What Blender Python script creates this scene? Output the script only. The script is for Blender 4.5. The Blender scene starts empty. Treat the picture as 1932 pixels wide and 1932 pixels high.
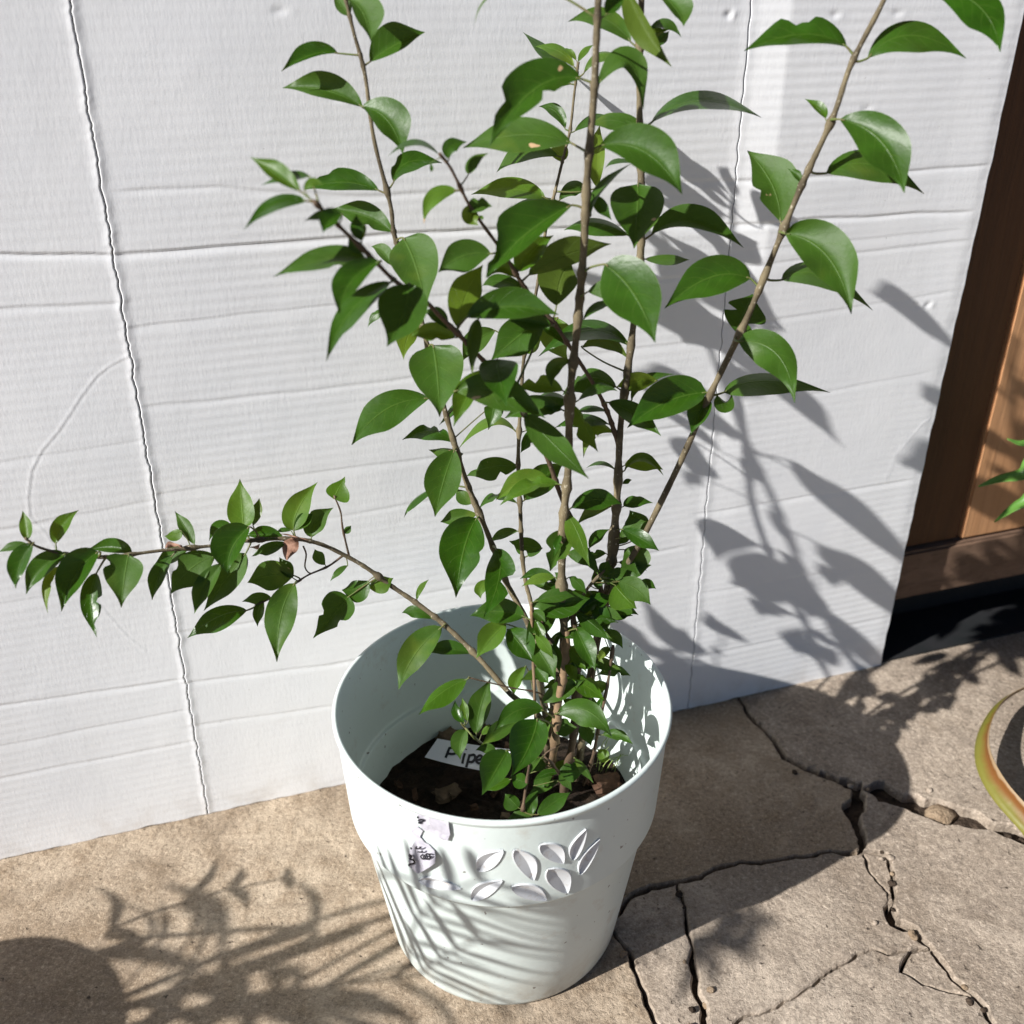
import bpy, bmesh, math, random
import numpy as np
from mathutils import Vector, Matrix, noise as mnoise

# ------------------------------------------------------------------ camera
rng = random.Random(7)
scn = bpy.context.scene
F, C0 = 1932.0, 966.0                       # focal length and centre of a 1932 px picture
CD, CH = .76969, .92037                     # camera 0.77 m in front of the pot, 0.92 m up
PITCH, ROLL, YAW = .505557, -.004945, .013259
O = np.array([0, -CD, CH])
FW = np.array([math.sin(YAW)*math.cos(PITCH), math.cos(YAW)*math.cos(PITCH), -math.sin(PITCH)])
_r = np.array([math.cos(YAW), -math.sin(YAW), 0.]); _u = np.cross(_r, FW)
RT = math.cos(ROLL)*_r + math.sin(ROLL)*_u
UP = -math.sin(ROLL)*_r + math.cos(ROLL)*_u
cd = bpy.data.cameras.new('camera'); cam = bpy.data.objects.new('camera', cd)
scn.collection.objects.link(cam); scn.camera = cam
cam.matrix_world = Matrix(((RT[0], UP[0], -FW[0], O[0]), (RT[1], UP[1], -FW[1], O[1]), (RT[2], UP[2], -FW[2], O[2]), (0, 0, 0, 1)))
cd.sensor_width = 36; cd.lens = 36*F/1932; cd.clip_start = .02; cd.clip_end = 500
cd.dof.use_dof = True; cd.dof.focus_distance = 1.0; cd.dof.aperture_fstop = 5.0

# ------------------------------------------------------------------ light
SUN_EL, SUN_HD = math.radians(34.5), math.radians(32.5)    # elevation, heading in which the light travels
SUN = np.array([math.cos(SUN_EL)*math.cos(SUN_HD), math.cos(SUN_EL)*math.sin(SUN_HD), -math.sin(SUN_EL)])
w = bpy.data.worlds.new('World'); scn.world = w; w.use_nodes = True
nt = w.node_tree; sky = nt.nodes.new('ShaderNodeTexSky'); sky.sky_type = 'NISHITA'; sky.sun_disc = False
sky.sun_elevation = SUN_EL; sky.sun_rotation = math.atan2(-SUN[0], -SUN[1]); sky.air_density = .45; sky.dust_density = .3; sky.ozone_density = 1.0
bg = nt.nodes['Background']; bg.inputs[1].default_value = .05
nt.links.new(sky.outputs[0], bg.inputs[0])
sl = bpy.data.lights.new('sun', 'SUN'); sl.energy = 5.0; sl.angle = math.radians(.55); sl.color = (1, .975, .94)
so = bpy.data.objects.new('sun', sl); scn.collection.objects.link(so)
so.rotation_euler = Vector(SUN).to_track_quat('-Z', 'Y').to_euler()
scn.view_settings.view_transform = 'Standard'; scn.view_settings.look = 'None'
scn.view_settings.exposure = .66; scn.view_settings.gamma = 1
scn.render.engine = 'CYCLES'
scn.cycles.max_bounces = 6; scn.cycles.diffuse_bounces = 4; scn.cycles.glossy_bounces = 2; scn.cycles.transparent_max_bounces = 4

# ------------------------------------------------------------------ measuring helpers
def ray(x, y): return ((x-C0)/F)*RT - ((y-C0)/F)*UP + FW
def lift(x, y, d): return O + ray(x, y)*d                   # point at depth d along the view
def at_y(x, y, Y): r = ray(x, y); return O + r*((Y-O[1])/r[1])
def at_z(x, y, z=0.): r = ray(x, y); return O + r*((z-O[2])/r[2])
def at_plane(x, y, p, n): r = ray(x, y); return O + r*(np.dot(p-O, n)/np.dot(r, n))
def depth(p): return float(np.dot(p-O, FW))
def pix(p):
    v = p-O; z = np.dot(v, FW); return C0+F*np.dot(v, RT)/z, C0-F*np.dot(v, UP)/z
ZO = dict(A=(650, 0), B=(1300, 0), D=(650, 600), E=(1300, 600), F=(1850, 600), G=(0, 1350), H=(650, 1350), I=(1300, 1200), J=(1150, 1750))
def zp(reg, x, y):                                          # a close-up's coordinates to the picture's
    if reg == 'P': return x, y
    if reg == 'C': return (2000+x/1.8867)/1.56522, (y/1.8867)/1.56522
    if reg == 'K': return (950+x/1.7564)/1.56522, (2000+y/1.7564)/1.56522
    if reg == 'M': return (2000+x/1.578)/1.56522, (1800+y/1.578)/1.56522
    o = ZO[reg]; return (o[0]+x/2.576)/1.56522, (o[1]+y/2.576)/1.56522

# ------------------------------------------------------------------ object helpers
COL = scn.collection.objects
def tag(o, label=None, cat=None, group=None, kind=None):
    if label: o['label'] = label
    if cat: o['category'] = cat
    if group: o['group'] = group
    if kind: o['kind'] = kind
    return o
def empty(name, loc=(0, 0, 0), rz=0):
    o = bpy.data.objects.new(name, None); COL.link(o); o.location = loc; o.rotation_euler = (0, 0, rz); o.empty_display_size = .05
    return o
def child(o, parent):
    if parent is not None:
        o.parent = parent
        bpy.context.view_layer.update()
        o.matrix_parent_inverse = parent.matrix_world.inverted()
    return o
def mesh(name, verts, faces, mat, parent=None, smooth=True, uv=None, mats=None, midx=None):
    me = bpy.data.meshes.new(name); me.from_pydata([tuple(map(float, v)) for v in verts], [], faces)
    for m in (mats or [mat]): me.materials.append(m)
    if midx is not None: me.polygons.foreach_set('material_index', midx)
    me.polygons.foreach_set('use_smooth', [smooth]*len(me.polygons))
    if uv is not None:
        l = me.uv_layers.new(name='UVMap')
        vi = np.empty(len(me.loops), dtype=np.int32); me.loops.foreach_get('vertex_index', vi)
        l.data.foreach_set('uv', np.asarray(uv, dtype=np.float32)[vi].ravel())
    me.update()
    o = bpy.data.objects.new(name, me); COL.link(o)
    if parent is not None: o.parent = parent
    return o
def bm_obj(name, bm, mat, parent=None, smooth=False):
    me = bpy.data.meshes.new(name); bm.normal_update(); bm.to_mesh(me); bm.free(); me.materials.append(mat)
    me.polygons.foreach_set('use_smooth', [smooth]*len(me.polygons))
    o = bpy.data.objects.new(name, me); COL.link(o)
    if parent is not None: o.parent = parent
    return o
def spline(pts, n=6):
    """Catmull-Rom through rows of pts (any number of columns)."""
    P = np.asarray(pts, float)
    if len(P) < 3: return np.array([P[0]+(P[-1]-P[0])*t for t in np.linspace(0, 1, n+1)])
    Q = np.vstack([2*P[0]-P[1], P, 2*P[-1]-P[-2]]); out = []
    for i in range(1, len(Q)-2):
        for k in range(n):
            t = k/n; a, b, c, d = Q[i-1:i+3]
            out.append(.5*(2*b+(c-a)*t+(2*a-5*b+4*c-d)*t*t+(3*b-a-3*c+d)*t**3))
    out.append(P[-1]); return np.array(out)
def tube(pts, rad, sides=7, cap=True):
    P = np.asarray(pts, float); n = len(P); V = []; Fc = []
    T = np.gradient(P, axis=0); T /= np.maximum(np.linalg.norm(T, axis=1)[:, None], 1e-9)
    a = np.cross(T[0], [.3, .9, .2]); a /= np.linalg.norm(a)
    for i in range(n):
        a = a-T[i]*np.dot(a, T[i]); a /= np.linalg.norm(a); b = np.cross(T[i], a)
        for k in range(sides):
            q = 2*math.pi*k/sides; V.append(P[i]+rad[i]*(math.cos(q)*a+math.sin(q)*b))
    for i in range(n-1):
        for k in range(sides):
            k2 = (k+1) % sides; Fc.append((i*sides+k, i*sides+k2, (i+1)*sides+k2, (i+1)*sides+k))
    if cap:
        Fc.append(tuple(range(sides-1, -1, -1))); Fc.append(tuple((n-1)*sides+k for k in range(sides)))
    return V, Fc

# ------------------------------------------------------------------ material helpers
class NT:
    def __init__(s, name):
        s.m = bpy.data.materials.new(name); s.m.use_nodes = True; s.t = s.m.node_tree; s.b = s.t.nodes['Principled BSDF']; s.out = s.t.nodes['Material Output']
    def n(s, k, **kw):
        x = s.t.nodes.new('ShaderNode'+k)
        for a, b in kw.items():
            if a.startswith('i_'): x.inputs[a[2:].replace('_', ' ')].default_value = b
            else: setattr(x, a, b)
        return x
    def l(s, a, b): s.t.links.new(a, b)
    def val(s, sock, v):
        if hasattr(v, 'is_linked'): s.l(v, sock)
        else: sock.default_value = v
    def math(s, op, a, b=0.5, c=None):
        x = s.n('Math', operation=op); s.val(x.inputs[0], a); s.val(x.inputs[1], b)
        if c is not None: s.val(x.inputs[2], c)
        return x.outputs[0]
    def mix(s, f, a, b, blend='MIX'):
        x = s.n('Mix', data_type='RGBA', blend_type=blend); s.val(x.inputs[0], f)
        for i, v in ((6, a), (7, b)):
            if hasattr(v, 'is_linked'): s.l(v, x.inputs[i])
            else: x.inputs[i].default_value = (*v, 1) if len(v) == 3 else v
        return x.outputs[2]
    def noise(s, vec, scale, detail=4, rough=.55, dist=0):
        x = s.n('TexNoise'); s.l(vec, x.inputs['Vector']); x.inputs['Scale'].default_value = scale
        x.inputs['Detail'].default_value = detail; x.inputs['Roughness'].default_value = rough; x.inputs['Distortion'].default_value = dist
        return x.outputs[0]
    def ramp(s, v, lo, hi):
        x = s.n('MapRange'); s.val(x.inputs[0], v); x.inputs[1].default_value = lo; x.inputs[2].default_value = hi; return x.outputs[0]
    def obj(s, sc=None):
        o = s.n('TexCoord').outputs['Object']
        if sc is None: return o
        m = s.n('Mapping'); s.l(o, m.inputs[0]); m.inputs['Scale'].default_value = sc; return m.outputs[0]
    def pos(s): return s.n('NewGeometry').outputs['Position']
    def bump(s, h, dist, strength=1, prev=None):
        b = s.n('Bump'); s.l(h, b.inputs['Height']); b.inputs['Distance'].default_value = dist; b.inputs['Strength'].default_value = strength
        if prev is not None: s.l(prev, b.inputs['Normal'])
        return b.outputs[0]
    def fin(s, col=None, rough=None, normal=None, spec=None):
        if col is not None: s.val(s.b.inputs['Base Color'], col if hasattr(col, 'is_linked') else (*col, 1))
        if rough is not None: s.val(s.b.inputs['Roughness'], rough)
        if normal is not None: s.l(normal, s.b.inputs['Normal'])
        if spec is not None: s.b.inputs['Specular IOR Level'].default_value = spec
        return s.m

def mat_leaf(name, top, back, vein, young=0.):
    k = NT(name); uv = k.n('UVMap').outputs[0]; sp = k.n('SeparateXYZ'); k.l(uv, sp.inputs[0])
    u, v = sp.outputs[0], sp.outputs[1]; av = k.math('ABSOLUTE', v)
    rnd = k.n('ObjectInfo').outputs['Random']
    p = k.pos(); nz = k.noise(p, 55, 3); fine = k.noise(p, 700, 2)
    c = k.mix(k.ramp(nz, .3, .7), [x*.72 for x in top], [x*1.2 for x in top])
    c = k.mix(k.math('MULTIPLY', rnd, .45), c, vein)
    yl = k.math('MULTIPLY', k.ramp(k.noise(p, 26, 2), .55, .72), k.ramp(rnd, .55, 1.0)); c = k.mix(k.math('MULTIPLY', yl, .45), c, (.16, .20, .02))
    # side veins curving from the midrib to the margin
    ph = k.math('SUBTRACT', u, k.math('MULTIPLY', k.math('POWER', av, 1.3), .26))
    fr = k.math('FRACT', k.math('MULTIPLY', k.math('ADD', ph, k.math('MULTIPLY', k.math('SIGN', v), .035)), 6.5))
    sv = k.math('LESS_THAN', k.math('ABSOLUTE', k.math('SUBTRACT', fr, .5)), .05)
    mid = k.ramp(av, .050, .018)
    lines = k.math('MAXIMUM', mid, k.math('MULTIPLY', k.math('MULTIPLY', sv, k.ramp(av, .98, .3)), .5))
    c = k.mix(k.math('MULTIPLY', lines, .60), c, vein)
    # dry brown flecks and patches of insect damage, more on some leaves than others
    off = k.n('VectorMath', operation='ADD'); k.l(p, off.inputs[0]); k.l(k.n('ObjectInfo').outputs['Location'], off.inputs[1])
    dmg = k.noise(off.outputs[0], 60, 2, .4)
    thr = k.math('ADD', k.math('MULTIPLY', rnd, -.075), .80)
    spots = k.ramp(k.math('SUBTRACT', dmg, thr), 0, .015)
    c = k.mix(spots, c, (.50, .33, .19))
    edge = k.ramp(av, .955, .99); c = k.mix(k.math('MULTIPLY', edge, .5), c, vein)
    geo = k.n('NewGeometry').outputs['Backfacing']
    c = k.mix(geo, c, back)
    nb = k.bump(lines, .0006, .6); nb = k.bump(fine, .00012, .5, nb); nb = k.bump(nz, .0018, .5, nb)
    k.fin(c, k.math('ADD', k.math('MULTIPLY', rnd, .26), .30), nb, .28)
    tr = k.n('BsdfTranslucent'); k.l(k.mix(.55, c, (.32+.1*young, .50, .03)), tr.inputs[0]); k.l(nb, tr.inputs[1])
    ms = k.n('MixShader'); ms.inputs[0].default_value = .12+.16*young
    k.l(k.b.outputs[0], ms.inputs[1]); k.l(tr.outputs[0], ms.inputs[2]); k.l(ms.outputs[0], k.out.inputs[0])
    return k.m
def mat_bark(name, a, b, c):
    k = NT(name); p = k.pos(); n1 = k.noise(p, 34, 5, .6); n2 = k.noise(p, 300, 3)
    col = k.mix(k.ramp(n1, .35, .65), a, b); col = k.mix(k.ramp(n2, .62, .72), col, c)
    m = k.n('Mapping'); k.l(p, m.inputs[0]); m.inputs['Scale'].default_value = (1, 1, .15)
    h = k.noise(m.outputs[0], 900, 3)
    return k.fin(col, .75, k.bump(h, .0006, .8), .25)
def mat_simple(name, a, b=None, rough=.6, scale=30, bump=0., bscale=300, spec=.4, lo=.35, hi=.65):
    k = NT(name); p = k.pos(); c = k.mix(k.ramp(k.noise(p, scale, 4), lo, hi), a, b or [x*.85 for x in a])
    return k.fin(c, rough, k.bump(k.noise(p, bscale, 4), bump) if bump else None, spec)

LEAF = mat_leaf('leaf_green', (.0175, .060, .003), (.060, .095, .011), (.066, .128, .017))
LEAFY = mat_leaf('leaf_young', (.036, .098, .0045), (.085, .142, .013), (.105, .195, .022), .8)
PETI = mat_simple('petiole_green', (.10, .15, .035), (.13, .10, .04), .5, 200)
BARK = mat_bark('bark_tan', (.185, .15, .088), (.07, .055, .033), (.38, .34, .25))
BARKD = mat_bark('bark_brown', (.13, .085, .055), (.075, .052, .034), (.22, .17, .11))
DRY = mat_simple('dry_leaf_brown', (.16, .08, .05), (.36, .21, .15), .7, 130, .0005, 400, .2)
ORANGE = mat_simple('bark_orange', (.27, .175, .10), (.15, .105, .065), .7, 60, .0004, 500, .2)

def mat_card():
    k = NT('white_cardboard'); o = k.obj(); sp = k.n('SeparateXYZ'); k.l(o, sp.inputs[0])
    warp = k.noise(o, 5, 3); t = k.math('ADD', sp.outputs[2], k.math('MULTIPLY', warp, .0018))
    flute = k.math('SINE', k.math('MULTIPLY', t, 2*math.pi/.0098))
    m = k.n('Mapping'); k.l(o, m.inputs[0]); m.inputs['Scale'].default_value = (45, 45, 90)
    brk = k.noise(m.outputs[0], 1, 3); amp = k.ramp(k.noise(o, 3.2, 2), .3, .75)
    h1 = k.math('MULTIPLY', k.math('MULTIPLY', flute, k.math('ADD', brk, .05)), amp)
    m2 = k.n('Mapping'); k.l(o, m2.inputs[0]); m2.inputs['Scale'].default_value = (300, 300, 90)
    weave = k.noise(m2.outputs[0], 1, 4, .65)
    col = k.mix(k.ramp(k.noise(o, 9, 4), .3, .7), (.80, .81, .83), (.84, .845, .855))
    speck = k.ramp(k.noise(o, 160, 1), .80, .83); col = k.mix(k.math('MULTIPLY', speck, .35), col, (.35, .33, .31))
    dirt = k.ramp(sp.outputs[2], .05, .0); dn = k.ramp(k.noise(o, 30, 4), .45, .7)
    col = k.mix(k.math('MULTIPLY', k.math('MULTIPLY', dirt, dn), .35), col, (.45, .38, .30))
    nb = k.bump(h1, .00014, 1); nb = k.bump(weave, .00022, .9, nb); nb = k.bump(k.noise(o, 7, 3), .003, .5, nb)
    return k.fin(col, .62, nb, .25)
CARD = mat_card()
CARDIN = mat_simple('cardboard_inside', (.30, .27, .24), (.16, .14, .12), .9, 200)

def mat_concrete(name, a, b, c, seed=0):
    k = NT(name); p = k.n('VectorMath', operation='ADD'); k.l(k.pos(), p.inputs[0]); p.inputs[1].default_value = (seed, seed*.7, 0); p = p.outputs[0]
    n1 = k.noise(p, 3.2, 6, .6, .4); n2 = k.noise(p, 26, 6, .68); n3 = k.noise(p, 190, 6, .8); n4 = k.noise(p, 520, 3, .7)
    col = k.mix(k.ramp(n1, .40, .60), [x*.74 for x in a], [min(1, x*1.05) for x in b]); col = k.mix(k.ramp(n2, .44, .68), col, [x*.8 for x in c])
    col = k.mix(k.math('MULTIPLY', k.ramp(n3, .52, .64), .75), col, [x*.38 for x in a])
    col = k.mix(k.math('MULTIPLY', k.ramp(n3, .47, .36), .6), col, [min(1, x*1.45) for x in b])
    col = k.mix(k.math('MULTIPLY', k.ramp(n4, .56, .70), .55), col, [x*.45 for x in a]); col = k.mix(k.math('MULTIPLY', k.ramp(n4, .44, .32), .35), col, [min(1, x*1.5) for x in b])
    pit = k.ramp(k.noise(p, 95, 3, .5), .69, .76); col = k.mix(k.math('MULTIPLY', pit, .75), col, (.06, .045, .035))
    vo = k.n('TexVoronoi'); k.l(p, vo.inputs['Vector']); vo.inputs['Scale'].default_value = 9
    st = k.ramp(k.noise(p, 6, 6, .75, 1.0), .52, .70); col = k.mix(k.math('MULTIPLY', st, .5), col, (.13, .095, .065))
    s2 = k.ramp(k.noise(p, 17, 5, .7, .6), .56, .72); col = k.mix(k.math('MULTIPLY', s2, .4), col, [min(1, x*1.35) for x in b])
    nb = k.bump(n1, .05, .3); nb = k.bump(n2, .009, .7, nb); nb = k.bump(n3, .0022, .8, nb); nb = k.bump(n4, .0005, .6, nb); nb = k.bump(k.math('SUBTRACT', 1, pit), .002, .8, nb)
    return k.fin(col, .9, nb, .2)
CONC = mat_concrete('concrete_tan', (.375, .285, .20), (.44, .355, .265), (.33, .245, .165))
CONC2 = mat_concrete('concrete_grey', (.38, .305, .235), (.46, .385, .31), (.36, .295, .235), 3.3)
SOILG = mat_simple('crack_soil', (.085, .062, .045), (.03, .022, .017), .95, 60, .01, 120, .1)

def mat_soil():
    k = NT('potting_soil'); p = k.pos(); n = k.noise(p, 70, 6, .7); n2 = k.noise(p, 320, 4, .7)
    col = k.mix(k.ramp(n, .4, .7), (.018, .013, .010), (.055, .036, .024)); col = k.mix(k.ramp(n2, .63, .75), col, (.16, .10, .06))
    return k.fin(col, .9, k.bump(n, .012, 1, k.bump(n2, .003, 1)), .15)
SOIL = mat_soil()
CHIP = mat_simple('bark_chip', (.11, .06, .038), (.05, .03, .02), .85, 90, .001, 400, .15)
CHIPP = mat_simple('pale_chip', (.15, .105, .07), (.07, .05, .035), .85, 90, .001, 400, .15)

def mat_pot():
    k = NT('mint_plastic'); p = k.obj(); sp = k.n('SeparateXYZ'); k.l(p, sp.inputs[0])
    col = k.mix(k.ramp(k.noise(p, 7, 3), .35, .65), (.62, .695, .665), (.645, .715, .69))
    # thin dirt film near the foot, scuffs and splashes
    dn = k.noise(p, 22, 6, .7); low = k.ramp(sp.outputs[2], .07, .0)
    col = k.mix(k.math('MULTIPLY', k.math('MULTIPLY', low, k.ramp(dn, .38, .66)), .65), col, (.34, .27, .19))
    col = k.mix(k.math('MULTIPLY', k.ramp(k.noise(p, 34, 5, .7), .58, .72), .30), col, (.42, .34, .25))
    spk = k.ramp(k.noise(p, 130, 2, .4), .735, .76); col = k.mix(k.math('MULTIPLY', spk, .8), col, (.12, .09, .07))
    k.b.inputs['Subsurface Weight'].default_value = .0
    return k.fin(col, .42, k.bump(k.noise(p, 120, 3), .0004, .5), .45)
POT = mat_pot()
def mat_emb():
    k = NT('lilac_plastic'); p = k.pos(); col = k.mix(k.ramp(k.noise(p, 120, 5, .7), .56, .75), (.655, .675, .69), (.48, .42, .37))
    return k.fin(col, .45, None, .4)
EMB = mat_emb()
PAPER = mat_simple('sticker_paper', (.52, .505, .555), (.43, .415, .47), .7, 60, .0006, 200, .25)
INK = mat_simple('black_ink', (.012, .012, .02), None, .5)
TAGP = mat_simple('label_plastic', (.80, .80, .86), (.75, .75, .82), .35, 20)

def mat_wood(name, a, b, c, axis=2, rough=.6):
    k = NT(name); p = k.pos(); m = k.n('Mapping'); k.l(p, m.inputs[0]); s = [28, 28, 28]; s[axis] = 1.6; m.inputs['Scale'].default_value = s
    g = k.noise(m.outputs[0], 1.4, 6, .65, .8); m2 = k.n('Mapping'); k.l(p, m2.inputs[0]); s2 = [160, 160, 160]; s2[axis] = 5; m2.inputs['Scale'].default_value = s2
    g2 = k.noise(m2.outputs[0], 1, 3, .6)
    col = k.mix(k.ramp(g, .32, .68), a, b); col = k.mix(k.math('MULTIPLY', k.ramp(g2, .55, .75), .6), col, c)
    return k.fin(col, rough, k.bump(g2, .0012, .7, k.bump(g, .002, .5)), .3)
WOOD = mat_wood('shaded_timber', (.105, .042, .013), (.065, .026, .008), (.035, .014, .005))  # fence timber with the card's shade put into its colour
WOODLIT = mat_wood('sunlit_timber', (.50, .27, .135), (.42, .215, .10), (.32, .155, .07))  # same fence timber, coloured as where the sun reaches it
WOODR = mat_wood('rail_timber', (.20, .125, .085), (.13, .08, .052), (.07, .042, .028), 0, .8)
SHADE = mat_simple('painted_shade', (.012, .014, .015), (.02, .02, .022), .6, 20)  # near-black colour standing in for deep shade at the fence foot

# ------------------------------------------------------------------ ground and paving
gv = [(-40, -40, -.013), (40, -40, -.013), (40, 40, -.013), (-40, 40, -.013)]
gro = mesh('ground', gv, [(0, 1, 2, 3)], SOILG, None, False); tag(gro, kind='structure')
pave = empty('pavement'); tag(pave, kind='structure')
def jag(a, b, seed, amp=.062, lvl=5):
    r = random.Random(seed); pts = [np.array(a[:2]), np.array(b[:2])]
    for i in range(lvl):
        q = [pts[0]]
        for p, n in zip(pts, pts[1:]):
            d = n-p; L = np.hypot(*d)
            if L > .008 and L < 1.6: q.append((p+n)/2+np.array([-d[1], d[0]])*r.uniform(-amp, amp)*1.6)
            q.append(n)
        pts = q
    return pts
def gpx(reg, x, y): return at_z(*zp(reg, x, y))[:2]
PATHS = {}
def path(name, pts, width, seed):
    """pts on the ground -> jagged crack centre line with a half width at every vertex"""
    out = []; ws = []; n = len(pts)-1
    for i in range(n):
        seg = jag(pts[i], pts[i+1], seed*31+i)
        m = len(seg)-1
        for k in range(m):
            out.append(seg[k]); t = (i+k/m); w0 = width[min(i, len(width)-1)]; w1 = width[min(i+1, len(width)-1)]; ws.append((w0+(w1-w0)*(k/m))*.42)
    out.append(np.array(pts[-1][:2])); ws.append(width[min(n, len(width)-1)]*.5)
    r = random.Random(seed); f = np.array([r.choice((.3, .6, .9, 1., 1.3, 2.0)) for x in ws])
    for _ in range(2): f = np.convolve(np.pad(f, 1, 'edge'), [.25, .5, .25], 'valid')
    ws = [x*k for x, k in zip(ws, f)]
    PATHS[name] = (out, ws)
M = lambda *q: [gpx('M', *p) for p in q]
Pp = lambda *q: [gpx('P', *p) for p in q]
path('c1', Pp((1380, 1270))+M((310, 440), (385, 540), (460, 625), (500, 690), (600, 742), (720, 782), (850, 835)), [.004, .004, .006, .006, .008, .009, .012, .018], 1)
path('p2', M((850, 835), (985, 865), (1150, 925), (1400, 985), (1616, 1060), (2300, 1250)), [.020, .034, .030, .034, .030, .02], 2)
path('p3', M((850, 835), (815, 940), (850, 1030), (862, 1125)), [.018, .022, .014, .006], 3)
path('p4a', M((862, 1125), (700, 1128), (550, 1150), (390, 1182), (200, 1202), (0, 1270)), [.006, .004, .003, .003, .003, .003], 4)
path('p4b', M((0, 1270))+Pp((1228, 1672), (1190, 1690), (1150, 1745)), [.003, .003, .004, .005], 5)
path('p8', Pp((1150, 1745), (1190, 1800), (1210, 1860), (1222, 1895), (1240, 1932), (1262, 2060)), [.004, .0045, .004, .0045, .005, .005], 6)
path('p5', M((862, 1125), (890, 1205), (930, 1262), (985, 1318), (990, 1392)), [.004, .002, .002, .003, .006], 7)
path('p5b', M((862, 1125), (985, 1150), (1003, 1225), (1010, 1320), (990, 1392)), [.004, .004, .004, .004, .006], 8)
path('p6a', M((990, 1392), (1010, 1460), (1110, 1492), (1180, 1580)), [.012, .018, .008, .006], 9)
path('p6b', M((1180, 1580), (1240, 1655), (1285, 1722), (1380, 1802)), [.006, .006, .003, .003], 10)
path('p6c', M((1380, 1802), (1432, 1855), (1470, 1932), (1500, 2250)), [.004, .005, .005, .005], 11)
path('c5a', M((1180, 1580), (1085, 1590)), [.003, .002], 12)
path('c5b', M((1085, 1590), (980, 1608), (900, 1582), (800, 1640), (690, 1702), (610, 1760), (500, 1822), (420, 1872), (285, 1915), (240, 2250)), [.002, .0018, .0018, .0018, .002, .002, .002, .002, .002], 13)
path('fl', M((1085, 1590), (1042, 1690), (1140, 1745), (1300, 1785), (1380, 1802)), [.002, .002, .002, .002, .003], 14)
path('p9', M((0, 1270), (25, 1340), (42, 1420), (60, 1520), (70, 1612))+Pp((1314, 1838), (1318, 1879), (1332, 1932), (1350, 2060)), [.003, .003, .003, .003, .005, .008, .009, .008, .008], 15)
path('far', [np.array((2.6, .9)), np.array((4, 4)), np.array((-4, 4)), np.array((-4, -4)), np.array((4, -4)), np.array((2.6, -.3))], [0.], 16)
def rev(p): return p[0][::-1], p[1][::-1]
def loop(*names):
    pts = []; ws = []
    for n in names:
        p = PATHS[n] if not n.startswith('-') else rev(PATHS[n[1:]])
        pts += list(p[0][:-1]); ws += list(p[1][:-1])
    return pts, ws
def slab(pts, ws, mat, dz=0., tilt=(0, 0)):
    P = np.array(pts); n = len(P)
    A = .5*np.sum(P[:, 0]*np.roll(P[:, 1], -1)-np.roll(P[:, 0], -1)*P[:, 1])
    if A < 0: P = P[::-1]; ws = ws[::-1]
    e = np.roll(P, -1, 0)-P; nr = np.stack([-e[:, 1], e[:, 0]], -1); nr /= np.maximum(np.hypot(nr[:, 0], nr[:, 1])[:, None], 1e-9)
    vn = nr+np.roll(nr, 1, 0); vn /= np.maximum(np.hypot(vn[:, 0], vn[:, 1])[:, None], .35)
    W = np.array(ws)[:, None]; ce = P.mean(0)
    for _ in range(3):                                      # smooth the offset direction where the gap is wide
        sm = (np.roll(vn, 1, 0)+2*vn+np.roll(vn, -1, 0))/4; k = np.clip(W/.006, 0, 1); vn = vn*(1-k)+sm*k
    rings = [(0., -.034), (0., -.006), (.0006, -.0018), (.0022, 0.)]
    V = []
    for off, z in rings:
        q = P+vn*(W+off)
        for x in q: V.append((x[0], x[1], z+(dz+tilt[0]*(x[0]-ce[0])+tilt[1]*(x[1]-ce[1]) if z > -.03 else 0)))
    Fc = []
    for r in range(len(rings)-1):
        for i in range(n):
            j = (i+1) % n; Fc.append((r*n+i, r*n+j, (r+1)*n+j, (r+1)*n+i))
    Fc.append(tuple((len(rings)-1)*n+i for i in range(n)))
    o = mesh('concrete_slab', V, Fc, mat, pave, False)
    bm = bmesh.new(); bm.from_mesh(o.data); bmesh.ops.triangulate(bm, faces=[f for f in bm.faces if len(f.verts) > 4]); bm.to_mesh(o.data); bm.free()
    return o
# big slabs: left one (under pot and card), back right one
c1, p2 = PATHS['c1'], PATHS['p2']
def poly(*parts):
    pts = []; ws = []
    for p in parts:
        pts += list(p[0]); ws += list(p[1])
    keep = [0]
    for i in range(1, len(pts)):
        if np.hypot(*(pts[i]-pts[keep[-1]])) > 1e-5: keep.append(i)
    if np.hypot(*(pts[keep[-1]]-pts[0])) < 1e-5: keep.pop()
    return [pts[i] for i in keep], [ws[i] for i in keep]
E0 = lambda *q: ([np.array(x, float) for x in q], [0.]*len(q))
top0 = c1[0][0]
slab(*poly(c1, PATHS['p3'], PATHS['p4a'], PATHS['p4b'], PATHS['p8'], E0((.3, -4), (-5, -4), (-5, 5), (.2, 5))), CONC)
slab(*poly(rev(c1), E0((.2, 5), (5, 5), (5, .2)), rev(p2)), CONC2, .001)
slab(*poly(rev(PATHS['p4b']), PATHS['p9'], E0((.12, -.6)), rev(PATHS['p8'])), CONC2, -.002)
slab(*poly(PATHS['p4a'], PATHS['p9'], E0((.3, -.6)), rev(PATHS['c5b']), rev(PATHS['c5a']), rev(PATHS['p6a']), rev(PATHS['p5'])), CONC2, .0)
slab(*poly(PATHS['p5'], rev(PATHS['p5b'])), CONC2, -.002)
slab(*poly(PATHS['c5b'], E0((.25, -.6), (.6, -.6)), rev(PATHS['p6c']), rev(PATHS['fl'])), CONC2, .001)
slab(*poly(PATHS['c5a'], PATHS['fl'], rev(PATHS['p6b'])), CONC2, -.001, (.06, .03))
slab(*poly(p2, E0((5, .2), (5, -4), (.7, -4)), rev(PATHS['p6c']), rev(PATHS['p6b']), rev(PATHS['p6a']), rev(PATHS['p5b']), rev(PATHS['p3'])), CONC2, .002)

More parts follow.
